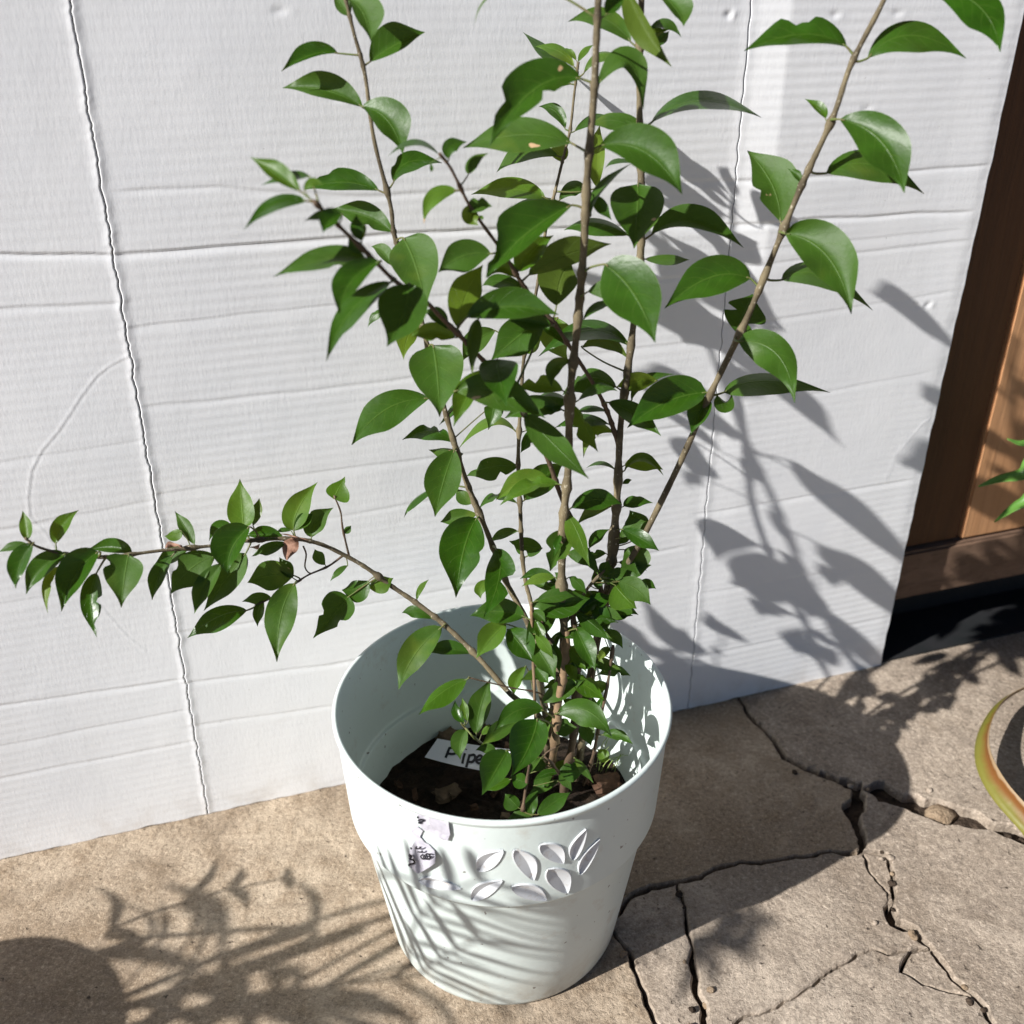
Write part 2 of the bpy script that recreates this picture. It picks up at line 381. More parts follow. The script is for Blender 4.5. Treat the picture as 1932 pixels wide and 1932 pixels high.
def pebble(name, loc, r, mat, parent=None, flat=.7, seed=0):
    bm = bmesh.new(); bmesh.ops.create_icosphere(bm, subdivisions=2, radius=1)
    for v in bm.verts:
        d = 1+.35*mnoise.noise(v.co*1.3+Vector((seed*3.1, seed, 0))); v.co = Vector((v.co.x*r*d*1.25, v.co.y*r*d, v.co.z*r*d*flat))
    o = bm_obj(name, bm, mat, parent, True); o.location = loc; o.rotation_euler = (0, 0, seed*1.7); return o
STONE = mat_simple('pale_stone', (.36, .27, .185), (.24, .175, .115), .95, 90, .004, 300, .1)
q = gpx('M', 1232, 935); tag(pebble('stone', (q[0], q[1], -.010), .016, STONE, None, .6, seed=2), 'tan lump of stone lodged in the wide soil-filled crack', 'stone')
for i, (x, y, r) in enumerate([(1340, 1000, .006), (1090, 905, .005), (1290, 965, .005), (1450, 1010, .006), (1010, 1440, .004), (985, 1425, .0045), (120, 1760, .0035), (140, 1830, .004), (150, 1890, .003), (1380, 960, .004)]):
    q = gpx('M', x, y); tag(pebble('crack_pebble', (q[0], q[1], -.016+(.010 if x < 200 else 0)), r, STONE if i % 2 else CONC2, seed=i), 'small crumb of broken concrete lying in a paving crack', 'pebble', 'crumbs in the paving cracks')

rp = random.Random(77)
for i in range(34):                                         # grit along the cracks
    nm = rp.choice(['p2', 'p2', 'p6a', 'p6b', 'p9', 'p9', 'p5b', 'p8', 'c1', 'p6c']); pt, ww = PATHS[nm]; k_ = rp.randrange(len(pt)); r_ = rp.uniform(.0015, .0042); wd_ = ww[k_]+.004
    x_, y_ = pt[k_][0]+rp.uniform(-1, 1)*wd_*2.2, pt[k_][1]+rp.uniform(-1, 1)*wd_*2.2
    if abs(x_) < 1.2 and -.3 < y_ < .4 and math.hypot(x_, y_) > .135: tag(pebble('grit', (x_, y_, r_*.45), r_, (STONE, CONC2, SOILG)[i % 3], seed=i+40), 'tiny grit crumb strewn beside the paving cracks', 'pebble', 'grit strewn along the cracks')
# ------------------------------------------------------------------ cardboard sheet
BK = (.29934, .25215)                                      # its foot runs along y = .299 x + .252
bth = math.atan(BK[0]); LEAN = math.radians(.9)
DH = np.array([math.cos(bth), math.sin(bth), 0]); NH = np.array([-DH[1], DH[0], 0]); BP = np.array([0, BK[1], 0])
BU = NH*math.sin(LEAN)+np.array([0, 0, math.cos(LEAN)]); BN = np.cross(DH, BU)      # BN faces the camera side
def bst(x, y): p = at_plane(x, y, BP, BN)-BP; return float(p@DH), float(p@BU)
card = empty('cardboard_sheet', tuple(BP)); tag(card, 'tall white cardboard sheet folded into panels standing behind the pot', 'cardboard')
CARD_ROT = Matrix((tuple(DH), tuple(-BN), tuple(BU))).transposed()
card.matrix_world = Matrix.Translation(Vector(BP)) @ CARD_ROT.to_4x4()
def bl(*pts): return [bst(*p) for p in pts]
# creases: pixel polyline, strength
CREASE = [([(-60, 476), (0, 478), (215, 481)], 1.0), ([(225, 480), (400, 466), (735, 441), (1000, 430), (1360, 425)], .95), ([(1365, 425), (1520, 412), (1830, 397)], .8),
          ([(230, 360), (415, 352), (600, 367), (725, 369), (1080, 346), (1370, 340)], .38), ([(1375, 342), (1600, 328), (1860, 311)], .7),
          ([(-60, 585), (230, 571)], .45), ([(235, 620), (500, 588), (800, 560), (1330, 520)], .4), ([(1360, 505), (1820, 452)], .35), ([(1360, 475), (1810, 432)], .3),
          ([(-60, 880), (275, 830)], .25), ([(265, 768), (600, 735), (1330, 640)], .3), ([(1340, 620), (1790, 550)], .25),
          ([(280, 935), (600, 890), (1320, 800)], .35), ([(-60, 1010), (290, 945)], .3), ([(1330, 780), (1760, 700)], .2),
          ([(300, 1010), (640, 975), (1300, 850)], .25), ([(-60, 1150), (320, 1090)], .25), ([(330, 1195), (640, 1150), (1290, 1030)], .35), ([(1310, 970), (1720, 905)], .45),
          ([(-60, 1340), (340, 1283)], .55), ([(340, 1290), (620, 1255), (700, 1240)], .5), ([(-60, 1420), (350, 1340)], .4), ([(360, 1370), (640, 1330)], .4), ([(-60, 1480), (370, 1398)], .35),
          ([(1310, 1120), (1690, 1060)], .25), ([(1300, 1240), (1670, 1165)], .25)]
rs = np.random.RandomState(3)
def pline_dist(S, T, pts, jit=.0012, sd=0):
    P = np.array(bl(*pts)); r = np.random.RandomState(sd)
    Tc = np.interp(S, P[:, 0], P[:, 1]); k = r.uniform(20, 90, 5); ph = r.uniform(0, 6.3, 5)
    Tc = Tc+jit*sum(np.sin(S*a+b) for a, b in zip(k, ph))*.5
    ins = 1/(1+np.exp(-(S-P[0, 0])/.004))/(1+np.exp((S-P[-1, 0])/.004)); return T-Tc, ins
TEAR = [(240, 672), (205, 690), (180, 710), (150, 750), (128, 785), (110, 812), (78, 850), (58, 888), (52, 940), (55, 975), (85, 1005), (125, 1070), (165, 1115), (205, 1162), (240, 1202), (275, 1228)]
TEARB = [(1672, 905), (1690, 860), (1740, 800), (1755, 790)]
DENTS = [(1548, 45), (1572, 28), (1632, 205), (1375, 28), (1750, 575), (1728, 578), (1690, 25), (530, 20), (640, 185)]
def segdist(S, T, P):
    d = np.full(S.shape, 9.)
    for a, b in zip(P, P[1:]):
        a = np.array(a); b = np.array(b); ab = b-a; t = np.clip(((S-a[0])*ab[0]+(T-a[1])*ab[1])/(ab@ab), 0, 1)
        d = np.minimum(d, np.hypot(S-a[0]-t*ab[0], T-a[1]-t*ab[1]))
    return d
LF0, LF1 = -.3737, .0213; RF0, RF1 = .2668, -.001; RE0, RE1 = .5755, .0205
HT = 1.08
def wob(T, sd, a=.0008):
    r = np.random.RandomState(sd); return a*sum(np.sin(T*k+p) for k, p in zip(r.uniform(40, 320, 6), r.uniform(0, 6.3, 6)))*.5
def panel(name, f0, f1, l0, l1, ns, label):
    t = np.concatenate([np.linspace(0, .93, 640), np.linspace(.93, HT, 16)[1:]])
    a0 = float(f0(np.zeros(1))[0]); a1 = float(f1(np.zeros(1))[0])
    if a0 < -.9: u = np.concatenate([np.linspace(0, .55, 14), np.linspace(.55, 1, ns-14)[1:]]); ns = len(u)
    else:
        u = np.linspace(0, 1, ns); u = u-.11*np.sin(2*np.pi*u)
    S = f0(t)[:, None]+(f1(t)-f0(t))[:, None]*u[None]; T = np.repeat(t[:, None], ns, 1)
    T = T+(wob(S, 21, .0009)*np.exp(-(T/.02)))
    h = np.zeros_like(S)
    for i, (pts, a) in enumerate(CREASE):
        d, ins = pline_dist(S, T, pts, .0004, i)
        h += a*ins*(-.0011*np.exp(-(d/np.where(d > 0, .0010, .0042))**2))
    h += .00022*np.exp(-(segdist(S, T, bl(*TEAR))/.0015)**2)-.00018*np.exp(-(segdist(S-.0022, T+.001, bl(*TEAR))/.0013)**2)+.0002*np.exp(-(segdist(S, T, bl(*TEARB))/.0016)**2)
    for q in DENTS:
        a = bst(*q); h += -.0012*np.exp(-(((S-a[0])/.004)**2+((T-a[1])/.0035)**2))+.0007*np.exp(-(((S-a[0]-.006)/.003)**2+((T-a[1])/.004)**2))
    d0 = S-f0(t)[:, None]; d1 = f1(t)[:, None]-S
    for d, (amp, wd) in ((d0, l0), (d1, l1)): h += amp*np.exp(-(d/wd)**2)*(.85+.25*np.sin(T*160+S*7)*np.sin(T*57))
    ss = S-RF0; h += np.where(ss > 0, .0052*np.minimum(ss, .042)/.042*(1-.75*np.clip((ss-.042)/.22, 0, 1)), 0)*np.clip((T-.25)/.4, .15, 1)
    h += 0.0009*np.sin(S*7+1)*np.sin(T*5.2+.6)+.0004*np.sin(S*19+2)*np.sin(T*13)
    # panels bow a little and the right one swings back along its fold
    V = np.stack([S, -h, T], -1).reshape(-1, 3)
    nr = len(t); idx = np.arange(nr*ns).reshape(nr, ns)
    Fc = np.stack([idx[:-1, :-1], idx[:-1, 1:], idx[1:, 1:], idx[1:, :-1]], -1).reshape(-1, 4)
    ring = list(idx[0, :])+list(idx[1:, -1])+list(idx[-1, -2::-1])+list(idx[-2:0:-1, 0]); n0 = len(V); nb = len(ring)
    BV = V[ring]+np.array([0, .0045, 0]); V = np.vstack([V, BV]); Fl = Fc.tolist()      # sheet thickness: edges and back
    Fl += [(int(ring[i]), n0+i, n0+(i+1) % nb, int(ring[(i+1) % nb])) for i in range(nb)]; Fl.append(tuple(n0+i for i in range(nb)))
    me = bpy.data.meshes.new(name); me.from_pydata(V.tolist(), [], Fl); me.materials.append(CARD)
    me.polygons.foreach_set('use_smooth', [True]*len(Fc)+[False]*(len(Fl)-len(Fc)))
    o = bpy.data.objects.new(name, me); COL.link(o); o.parent = card
    tag(o, label); return o
gl = lambda T: wob(T, 5, .0005)+wob(T*3.1, 6, .0003)
panel('panel', lambda T: T*0-.95, lambda T: LF0+LF1*T-.0006+gl(T), (0, .01), (.0008, .004), 190, 'left panel with a curved torn crease')
panel('panel', lambda T: LF0+LF1*T+.0006+gl(T), lambda T: RF0+RF1*T-.0006+wob(T, 8, .0005), (.0010, .0045), (.0006, .006), 170, 'wide middle panel behind the shrub')
panel('panel', lambda T: RF0+RF1*T+.0006+wob(T, 8, .0005), lambda T: RE0+RE1*T+wob(T, 9, .0004), (.0007, .006), (-.001, .01), 110, 'right panel carrying the leaf shadows')
for f in ((LF0, LF1), (RF0, RF1)):                          # the liner that holds the panels together behind the folds
    V = [(f[0]-.02, .0062, 0), (f[0]+.02, .0062, 0), (f[0]+f[1]*HT+.02, .0062, HT), (f[0]+f[1]*HT-.02, .0062, HT)]
    V += [(x, y+.002, z) for x, y, z in V]
    mesh('fold_liner', V, [(0, 1, 2, 3), (7, 6, 5, 4), (0, 4, 5, 1), (3, 2, 6, 7), (0, 3, 7, 4), (1, 5, 6, 2)], CARDIN, card, False)

def front(p, gap=.006):
    """keep a point at least gap in front of the card by drawing it towards the viewer"""
    d = float(np.dot(p-BP, BN)); dO = float(np.dot(O-BP, BN))
    return p if d >= gap else O+(p-O)*((dO-gap)/(dO-d))
def near_card(x, y, gap): return at_plane(x, y, BP+BN*gap, BN)
# ------------------------------------------------------------------ timber wall behind the card
FP = at_plane(1885, 720, BP+NH*.040, NH)*np.array([1, 1, 0]); fence = empty('timber_fence', (FP[0], FP[1], 0), bth); bpy.context.view_layer.update()
tag(fence, 'brown timber wall of upright boards on a bottom rail', 'fence')
def box(name, x0, x1, y0, y1, z0, z1, mat, parent, bev=.002):
    bm = bmesh.new(); bmesh.ops.create_cube(bm, size=1)
    for v in bm.verts: v.co = Vector(((x0+x1)/2+v.co.x*(x1-x0), (y0+y1)/2+v.co.y*(y1-y0), (z0+z1)/2+v.co.z*(z1-z0)))
    if bev: bmesh.ops.bevel(bm, geom=bm.edges[:], offset=bev, segments=2, affect='EDGES')
    return bm_obj(name, bm, mat, parent, False)
x = -1.416; k = 0
while x < 1.5:
    wd = .118; edge = .004
    if -.1 < x < .2: wd = [.118, .062, .118][k % 3]
    mt = WOODLIT if -.03 < x < .08 else WOOD  # card's shadow edge painted: sunlit colour here, shaded colour on other boards
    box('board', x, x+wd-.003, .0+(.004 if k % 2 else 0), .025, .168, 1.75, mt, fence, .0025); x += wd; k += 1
box('rail', -1.42, 1.5, -.006, .06, .085, .165, WOODR, fence, .004)
box('rail', -1.42, 1.5, .027, .075, 1.3, 1.4, WOODR, fence, .004)
box('shade_strip', -1.42, 1.5, -.035, .06, -.001, .004, SHADE, fence, 0)  # added dark strip, paints the card's deep shadow on the ground
gapb = box('gap_shade', -1.42, 1.5, .062, .07, .002, .16, SHADE, fence, 0)  # added dark sheet, paints the unlit hollow under the rail

# ------------------------------------------------------------------ pot
pot = empty('plant_pot'); tag(pot, 'round mint white plastic pot with a wide embossed band below its rim', 'pot')
PROF = [(0, .0), (.110, 0), (.1165, .0005), (.1195, .003), (.1212, .008), (.128, .055), (.137, .118), (.1458, .1795), (.1462, .181)]
BAND = [(.1462, .181), (.1500, .1812), (.1522, .1822), (.1532, .1845), (.1548, .215), (.1568, .255), (.1578, .284)]
RIM = [(.1578, .284), (.1592, .2862), (.1606, .2885), (.1610, .2905), (.1603, .2922), (.1588, .2930), (.1572, .2927), (.1562, .2915), (.1557, .288), (.1555, .284)]
INN = [(.1555, .284), (.1515, .235), (.1490, .1905), (.1484, .1878), (.1470, .1865), (.1448, .186), (.1440, .1845), (.1400, .150), (.1340, .11), (0, .108)]
def lathe(name, prof, mat, parent, n=128):
    V = []; Fc = []
    P = []
    for a, b in zip(prof, prof[1:]): P.append(a)
    P.append(prof[-1])
    for r, z in P:
        for k in range(n):
            q = 2*math.pi*k/n; V.append((r*math.cos(q), r*math.sin(q), z))
    for i in range(len(P)-1):
        for k in range(n):
            k2 = (k+1) % n; Fc.append((i*n+k, i*n+k2, (i+1)*n+k2, (i+1)*n+k))
    o = mesh(name, V, Fc, mat, parent, True); return o
lathe('body', PROF, POT, pot); lathe('band_foot', BAND[:4], POT, pot); lathe('rim', RIM, POT, pot); lathe('inner_wall', INN, POT, pot)
def band_r(z): return float(np.interp(z, [p[1] for p in BAND[3:]], [p[0] for p in BAND[3:]]))
def on_band(x, y):
    r = ray(x, y); t = .3
    lo, hi = .3, 1.2; prev = None
    for t in np.linspace(.4, 1.2, 1600):
        p = O+r*t
        if math.hypot(p[0], p[1]) < band_r(p[2]) and .15 < p[2] < .3: return math.atan2(p[1], p[0]), float(p[2])
    return None
def cyl(th, z, off=0.): r = band_r(z)+off; return (r*math.cos(th), r*math.sin(th), z)
CARVED = []
def emboss(th0, z0, th1, z1, wd):
    """leaf shaped recess in the band: slightly raised edge, two facets falling to a central groove"""
    a = np.array([th0*.155, z0]); b = np.array([th1*.155, z1]); d = b-a; L = np.hypot(*d); pr = np.array([-d[1], d[0]])/L
    V = []; Fc = []; n = 14; sec = [(-1.16, -.0003), (-1.08, .0013), (-1.0, .0015), (-.94, .0012), (0, -.0018), (.94, .0012), (1.0, .0015), (1.08, .0013), (1.16, -.0003)]
    CARVED.append((a, d, L, pr, wd))
    for i in range(n+1):
        u = i/n; sh = max(.02, math.sin(math.pi*u**.85)**.8); f = sh*wd; bend = .06*L*math.sin(math.pi*u)
        for v, o in sec:
            q = a+d*u+pr*(v*f+bend); q[1] = min(max(q[1], .187), .2835); V.append(cyl(q[0]/.155, q[1], o*sh if o < -.001 else o))
    m = len(sec)
    for i in range(n):
        for k in range(m-1): Fc.append((i*m+k, (i+1)*m+k, (i+1)*m+k+1, i*m+k+1))
    return mesh('embossed_leaf', V, Fc, EMB, pot, False)
for x0, y0, x1, y1, wd in [(815, 1000, 942, 895, .0105), (1000, 890, 1098, 1048, .0105), (1132, 865, 1252, 960, .0105), (1302, 945, 1368, 785, .0085), (1172, 992, 1272, 1115, .0125),
                           (780, 1152, 937, 1050, .010), (985, 1082, 1165, 1150, .011), (1338, 1020, 1440, 835, .009), (505, 1052, 725, 1092, .009)]:
    A_, B_ = on_band(*zp('K', x0, y0)), on_band(*zp('K', x1, y1))
    if A_ and B_: emboss(*A_, *B_, wd*.74)
r5 = random.Random(5); th = .05
while th < 4.0:                                             # the pattern goes on round the sides and back
    z = r5.uniform(.205, .25); an = r5.uniform(0, 6.28); L = .03
    if th > -.35 and not (-2.9+6.283 < th < 5.9): emboss(th-.5*L*math.cos(an)/.155, z-.3*L*math.sin(an), th+.5*L*math.cos(an)/.155, z+.3*L*math.sin(an), .0072)
    th += r5.uniform(.2, .32)

# the band itself, hollowed behind each leaf
nz_, nt_ = 84, 760; V = []; zs = np.linspace(.1845, .284, nz_); TH = np.linspace(0, 2*np.pi, nt_, endpoint=False)
ZZ, TT = np.meshgrid(zs, TH, indexing='ij'); RR = np.interp(ZZ, [p[1] for p in BAND[3:]], [p[0] for p in BAND[3:]])
for a, d, L, pr, wd in CARVED:
    X = ((TT-a[0]/.155+np.pi) % (2*np.pi)-np.pi)*.155; Zr = ZZ-a[1]
    u = (X*d[0]+Zr*d[1])/L**2; v = X*pr[0]+Zr*pr[1]-.06*L*np.sin(np.pi*np.clip(u, 0, 1))
    f = np.where((u > .02) & (u < .98), np.sin(np.pi*np.clip(u, .001, .999)**.85)**.8, 0)
    RR = np.where(np.abs(v) < f*wd*.98, RR-.0026*np.minimum(1, 1.6*(1-np.abs(v)/np.maximum(f*wd, 1e-6))), RR)
V = np.stack([RR*np.cos(TT), RR*np.sin(TT), ZZ], -1).reshape(-1, 3); idx = np.arange(nz_*nt_).reshape(nz_, nt_); nx = np.roll(idx, -1, 1)
mesh('band', V.tolist(), np.stack([idx[:-1], nx[:-1], nx[1:], idx[1:]], -1).reshape(-1, 4).tolist(), POT, pot, True)
# torn price sticker on the band, with what is left of its writing
stk = empty('price_sticker'); stk.parent = pot; tag(stk, 'torn white price sticker with black handwriting')
def patch(name, outline, mat, parent, off, reg='K'):
    bm = bmesh.new(); pts = []
    for i, (x, y) in enumerate(outline):
        t = on_band(*zp(reg, x, y)); pts.append(bm.verts.new((t[0]*.155, t[1], off(i))))
    f = bm.faces.new(pts); bmesh.ops.triangulate(bm, faces=[f])
    bmesh.ops.subdivide_edges(bm, edges=bm.edges[:], cuts=3, use_grid_fill=True)
    for v in bm.verts: v.co = Vector(cyl(v.co.x/.155, v.co.y, v.co.z+.0006*mnoise.noise(v.co*240)))
    bmesh.ops.recalc_face_normals(bm, faces=bm.faces[:])
    ob = bm_obj(name, bm, mat, parent, False); md = ob.modifiers.new('t', 'SOLIDIFY'); md.thickness = .0004; md.offset = 0; return ob
patch('paper', [(500, 703), (530, 706), (560, 712), (648, 730), (664, 742), (672, 800), (660, 834), (630, 836), (600, 815), (570, 800), (540, 790), (520, 775), (505, 745)], PAPER, stk, lambda i: .0012+.0016*(i in (4, 5, 6)))
patch('paper', [(470, 790), (500, 765), (530, 790), (515, 820), (540, 850), (560, 862), (590, 890), (604, 915), (602, 940), (560, 970), (520, 995), (490, 1000), (460, 975), (457, 930), (465, 880), (490, 845), (485, 815)], PAPER, stk, lambda i: .0014+.004*(i in (7, 8, 9, 10)))
def ink(parent, strokes, width, put, mat=INK, name='handwriting'):
    V = []; Fc = []
    for s in strokes:
        P = spline([(a, b) for a, b in s], 5); b0 = len(V)
        T = np.gradient(P, axis=0); T /= np.maximum(np.hypot(T[:, 0], T[:, 1])[:, None], 1e-6)
        for p, t in zip(P, T):
            for sg in (1, -1): V.append(put(p[0]-t[1]*width*.5*sg, p[1]+t[0]*width*.5*sg))
        for i in range(len(P)-1): k = b0+2*i; Fc.append((k, k+1, k+3, k+2))
    return mesh(name, V, Fc, mat, parent, False)
def on_sticker(off):
    def f(x, y): t = on_band(*zp('K', x, y)); return cyl(t[0], t[1], off)
    return f
ink(stk, [[(505, 735), (520, 728), (538, 733), (522, 740), (508, 745), (528, 748)], [(503, 722), (506, 712)]], 8, on_sticker(.0022))
ink(stk, [[(470, 898), (484, 905), (478, 920), (492, 925), (500, 940), (478, 948), (468, 955)], [(486, 905), (470, 905)]], 10, on_sticker(.0054))
ink(stk, [[(512, 852), (508, 862), (522, 864), (530, 854)], [(515, 880), (535, 882), (540, 872)], [(545, 892), (532, 905), (545, 918), (556, 906), (545, 900)], [(580, 893), (560, 890), (565, 902), (582, 906), (568, 918), (556, 915)], [(480, 858), (487, 868)]], 8, on_sticker(.0058))

# ------------------------------------------------------------------ soil, chips, label in the pot
SZ = .140
V = []; Fc = []; n = 72; R_ = 22
for i in range(R_+1):
    for k in range(n):
        r = .1385*i/R_; q = 2*math.pi*k/n; x, y = r*math.cos(q), r*math.sin(q)
        h = .006*mnoise.noise(Vector((x*22, y*22, 1)))+.004*mnoise.noise(Vector((x*70, y*70, 4)))+.003*mnoise.noise(Vector((x*190, y*190, 9)))
        V.append((x, y, SZ+h))
for i in range(R_):
    for k in range(n):
        k2 = (k+1) % n; Fc.append((i*n+k, (i+1)*n+k, (i+1)*n+k2, i*n+k2))
soil = mesh('potting_soil', V, Fc, SOIL, None, True); tag(soil, 'dark potting soil filling the mint pot', 'soil', kind='stuff')
def chip(px, sx, sy, sz, rz, tx, mat, label):
    p = at_z(*px, SZ+.004); bm = bmesh.new(); bmesh.ops.create_cube(bm, size=1); bmesh.ops.subdivide_edges(bm, edges=bm.edges[:], cuts=2, use_grid_fill=True)
    sd = px[0]*.13
    for v in bm.verts:
        nn = Vector((mnoise.noise(v.co*1.7+Vector((sd, 0, 0))), mnoise.noise(v.co*1.7+Vector((0, sd, 3))), mnoise.noise(v.co*1.7+Vector((7, 0, sd)))))
        v.co = v.co+nn*.33; v.co = Vector((v.co.x*sx, v.co.y*sy, v.co.z*sz))
    o = bm_obj('bark_chip', bm, mat, None, False); o.location = p; o.rotation_euler = (tx, tx*.6, rz); tag(o, label, 'wood chip', 'bark chips on the soil'); return o
rc = random.Random(11)
chip(zp('J', 1640, 1450), .028, .020, .010, .5, .35, CHIP, 'reddish bark chip lying in sunlight at the right of the soil')
chip(zp('J', 440, 1090), .020, .014, .010, .9, .3, CHIPP, 'brown bark chip standing behind the white name label')
chip(zp('J', 440, 1520), .026, .015, .005, .7, .3, CHIPP, 'large pale bark chip at the shaded front of the soil')
for i in range(26):
    a = rc.uniform(0, 6.28); rr = .13*math.sqrt(rc.random()); x, y = pix(np.array([rr*math.cos(a), rr*math.sin(a), SZ]))
    chip((x, y), rc.uniform(.006, .015), rc.uniform(.003, .007), rc.uniform(.003, .006), rc.uniform(0, 3.1), rc.uniform(-.4, .4), (CHIP, CHIPP)[i % 2], 'small bark chip scattered over the soil in the pot')
# name label
lab = empty('plant_label', tuple(at_z(*zp('J', 480, 1220), SZ+.036))); bpy.context.view_layer.update()
tag(lab, 'white strip name label handwritten Pipe lying on the soil', 'label')
LQ = [np.array(at_z(*zp('J', *p), SZ+z)) for p, z in (((268, 1252), .034), ((690, 1352), .034), ((960, 1195), .040), ((366, 1110), .046))]
def lab_uv(u, v, off=0.):
    p = (LQ[0]*(1-u)+LQ[1]*u)*(1-v)+(LQ[3]*(1-u)+LQ[2]*u)*v
    n = np.cross(LQ[1]-LQ[0], LQ[3]-LQ[0]); n /= np.linalg.norm(n)
    return p+n*(off+.004*math.sin(math.pi*u)*-1)-np.array(lab.location)
V = [lab_uv(i/12, j/3, o) for o in (0, -.0008) for i in range(13) for j in range(4)]
Fc = [(b+i*4+j, b+i*4+4+j, b+i*4+5+j, b+i*4+1+j) for b in (0, 52) for i in range(12) for j in range(3)]
mesh('label_plate', V, Fc, TAGP, lab, True)
def lab_px(x, y):                                           # invert the bilinear patch by search
    best = None; tx, ty = zp('J', x, y); u, v = .5, .5
    for it in range(40):
        f = np.array(pix(lab_uv(u, v)+np.array(lab.location))); e = np.array([tx, ty])-f; h = 1e-3
        fu = (np.array(pix(lab_uv(u+h, v)+np.array(lab.location)))-f)/h; fv = (np.array(pix(lab_uv(u, v+h)+np.array(lab.location)))-f)/h
        s = np.linalg.solve(np.stack([fu, fv], 1), e); u += s[0]*.8; v += s[1]*.8
    return lab_uv(u, v, .0006)
ink(lab, [[(460, 1178), (445, 1215), (428, 1258)], [(455, 1185), (500, 1180), (520, 1205), (490, 1228), (445, 1226)], [(575, 1222), (563, 1262), (556, 1302)], [(584, 1190), (582, 1196)],
          [(612, 1232), (600, 1275), (585, 1330)], [(612, 1240), (645, 1236), (652, 1262), (632, 1288), (603, 1288)], [(664, 1274), (692, 1270), (706, 1252), (688, 1240), (664, 1258), (662, 1284), (682, 1300), (706, 1294)]], 19, lab_px)

# ------------------------------------------------------------------ the shrub
shrub = empty('leafy_shrub', (.03, .02, SZ)); bpy.context.view_layer.update()
tag(shrub, 'tall green shrub with pointed glossy leaves on many thin stems growing in the pot', 'shrub')
SL = np.array(shrub.location)
STEMS = {}
def stem(key, name, nodes, r0, r1, mat, n=5, bumps=True):
    """nodes: picture x, picture y, world Y (None = on the soil); listed from the root upwards"""
    P = []
    for x, y, Y in nodes: P.append(at_z(x, y, SZ-.006) if Y is None else near_card(x, y, float(Y)) if isinstance(Y, str) else at_y(x, y, Y))
    rk = random.Random(key); P = [P[0]]+[p+np.array([rk.uniform(-1, 1)*.0014, rk.uniform(-1, 1)*.0014, 0]) for p in P[1:]]; n = max(n, int(n*2.4))
    Q = spline(P, n); m = len(Q); rad = np.linspace(r0, r1, m)*.75
    if bumps: rad = rad*(1+.05*np.sin(np.arange(m)*.9+rk.random()*6)+.05*np.array([rk.uniform(-1, 1) for _ in range(m)]))
    V, Fc = tube(Q, rad, 8); o = mesh(name, [v-SL for v in V], Fc, mat, shrub, True)
    STEMS[key] = dict(o=o, nodes=set(), p=Q, r=rad, px=np.array([pix(q) for q in Q])); return o
stem('C', 'stem', [(1028, 1448, None), (1040, 1380, .0), (1052, 1290, .008), (1062, 1200, .012), (1060, 1120, .015), (1064, 1000, .02), (1070, 880, .024), (1078, 750, .028), (1088, 620, .03), (1098, 480, .032), (1105, 330, .034), (1118, 180, .036), (1125, 80, .038), (1134, -30, .04), (1142, -140, .04)], .0056, .0031, BARK)
stem('R', 'stem', [(1085, 1478, None), (1098, 1400, .02), (1118, 1250, .035), (1140, 1130, .045), (1155, 1050, .055), (1165, 930, .065), (1172, 800, .08), (1190, 650, .095), (1205, 480, .11), (1208, 340, .12), (1207, 200, .13), (1207, 80, .135), (1213, -30, .14), (1218, -120, .14)], .0050, .0029, BARK)
stem('Q', 'stem', [(1095, 1440, None), (1108, 1330, .03), (1125, 1220, .04), (1155, 1110, .045), (1205, 1030, .05), (1280, 880, .055), (1340, 745, .06), (1410, 600, .065), (1470, 450, .07), (1520, 330, .075), (1570, 220, .08), (1610, 120, .085), (1665, 0, .09), (1715, -110, .095)], .0044, .0025, BARK)
stem('L', 'stem', [(1040, 1420, None), (1020, 1290, .03), (995, 1180, .045), (958, 1100, .06), (920, 1010, .07), (880, 900, .08), (842, 775, .088), (808, 650, .092), (780, 560, .096), (748, 450, .10), (735, 385, .105), (705, 260, .113), (690, 140, .12), (670, 60, .125), (648, -30, .13)], .0040, .0019, BARK)
stem('A', 'stem', [(1090, 1440, None), (1115, 1300, .03), (1135, 1150, .04), (1128, 1077, .042), (1103, 1035, .042), (1079, 985, .042), (1061, 935, .042), (1029, 863, .034), (989, 780, .022), (950, 720, .012), (905, 671, .0), (863, 631, -.012), (830, 597, -.02), (800, 568, -.03), (745, 530, -.045), (700, 485, -.058), (640, 425, -.072), (595, 378, -.082)], .0038, .0016, BARKD)
stem('B', 'stem', [(1075, 1430, None), (1110, 1300, .045), (1140, 1150, .06), (1155, 1000, .07), (1168, 870, .078), (1165, 837, .078), (1150, 780, .078), (1126, 731, .070), (1081, 659, .060), (1046, 611, .052), (994, 545, .042), (950, 482, .030), (910, 420, .02), (885, 383, .012), (850, 320, .002), (832, 290, -.004)], .0034, .0014, BARKD)
stem('N', 'stem', [(1035, 1400, None), (1025, 1300, .06), (1010, 1180, .085), (1002, 1129, .10), (994, 1101, .105), (987, 1047, .115), (981, 965, .125), (979, 878, .14), (978, 790, .155), (984, 718, .165), (992, 666, .17), (1012, 540, .185), (1033, 431, .20), (1046, 370, .205), (1054, 322, .21), (1064, 285, .215), (1074, 243, .218), (1086, 179, .222), (1091, 117, .225)], .0034, .0014, BARK)
stem('W', 'stem', [(1048, 1440, None), (1030, 1380, .0), (1005, 1340, .004), (965, 1310, .012), (900, 1240, .032), (840, 1180, .050), (790, 1140, .060), (740, 1105, .065), (690, 1070, .065), (650, 1045, .062), (600, 1025, .055), (550, 1015, .048), (470, 1020, .035), (400, 1030, .022), (300, 1040, .005), (200, 1050, -.015), (120, 1045, -.030), (75, 1030, -.040), (45, 1015, -.045)], .0040, .0013, BARK)
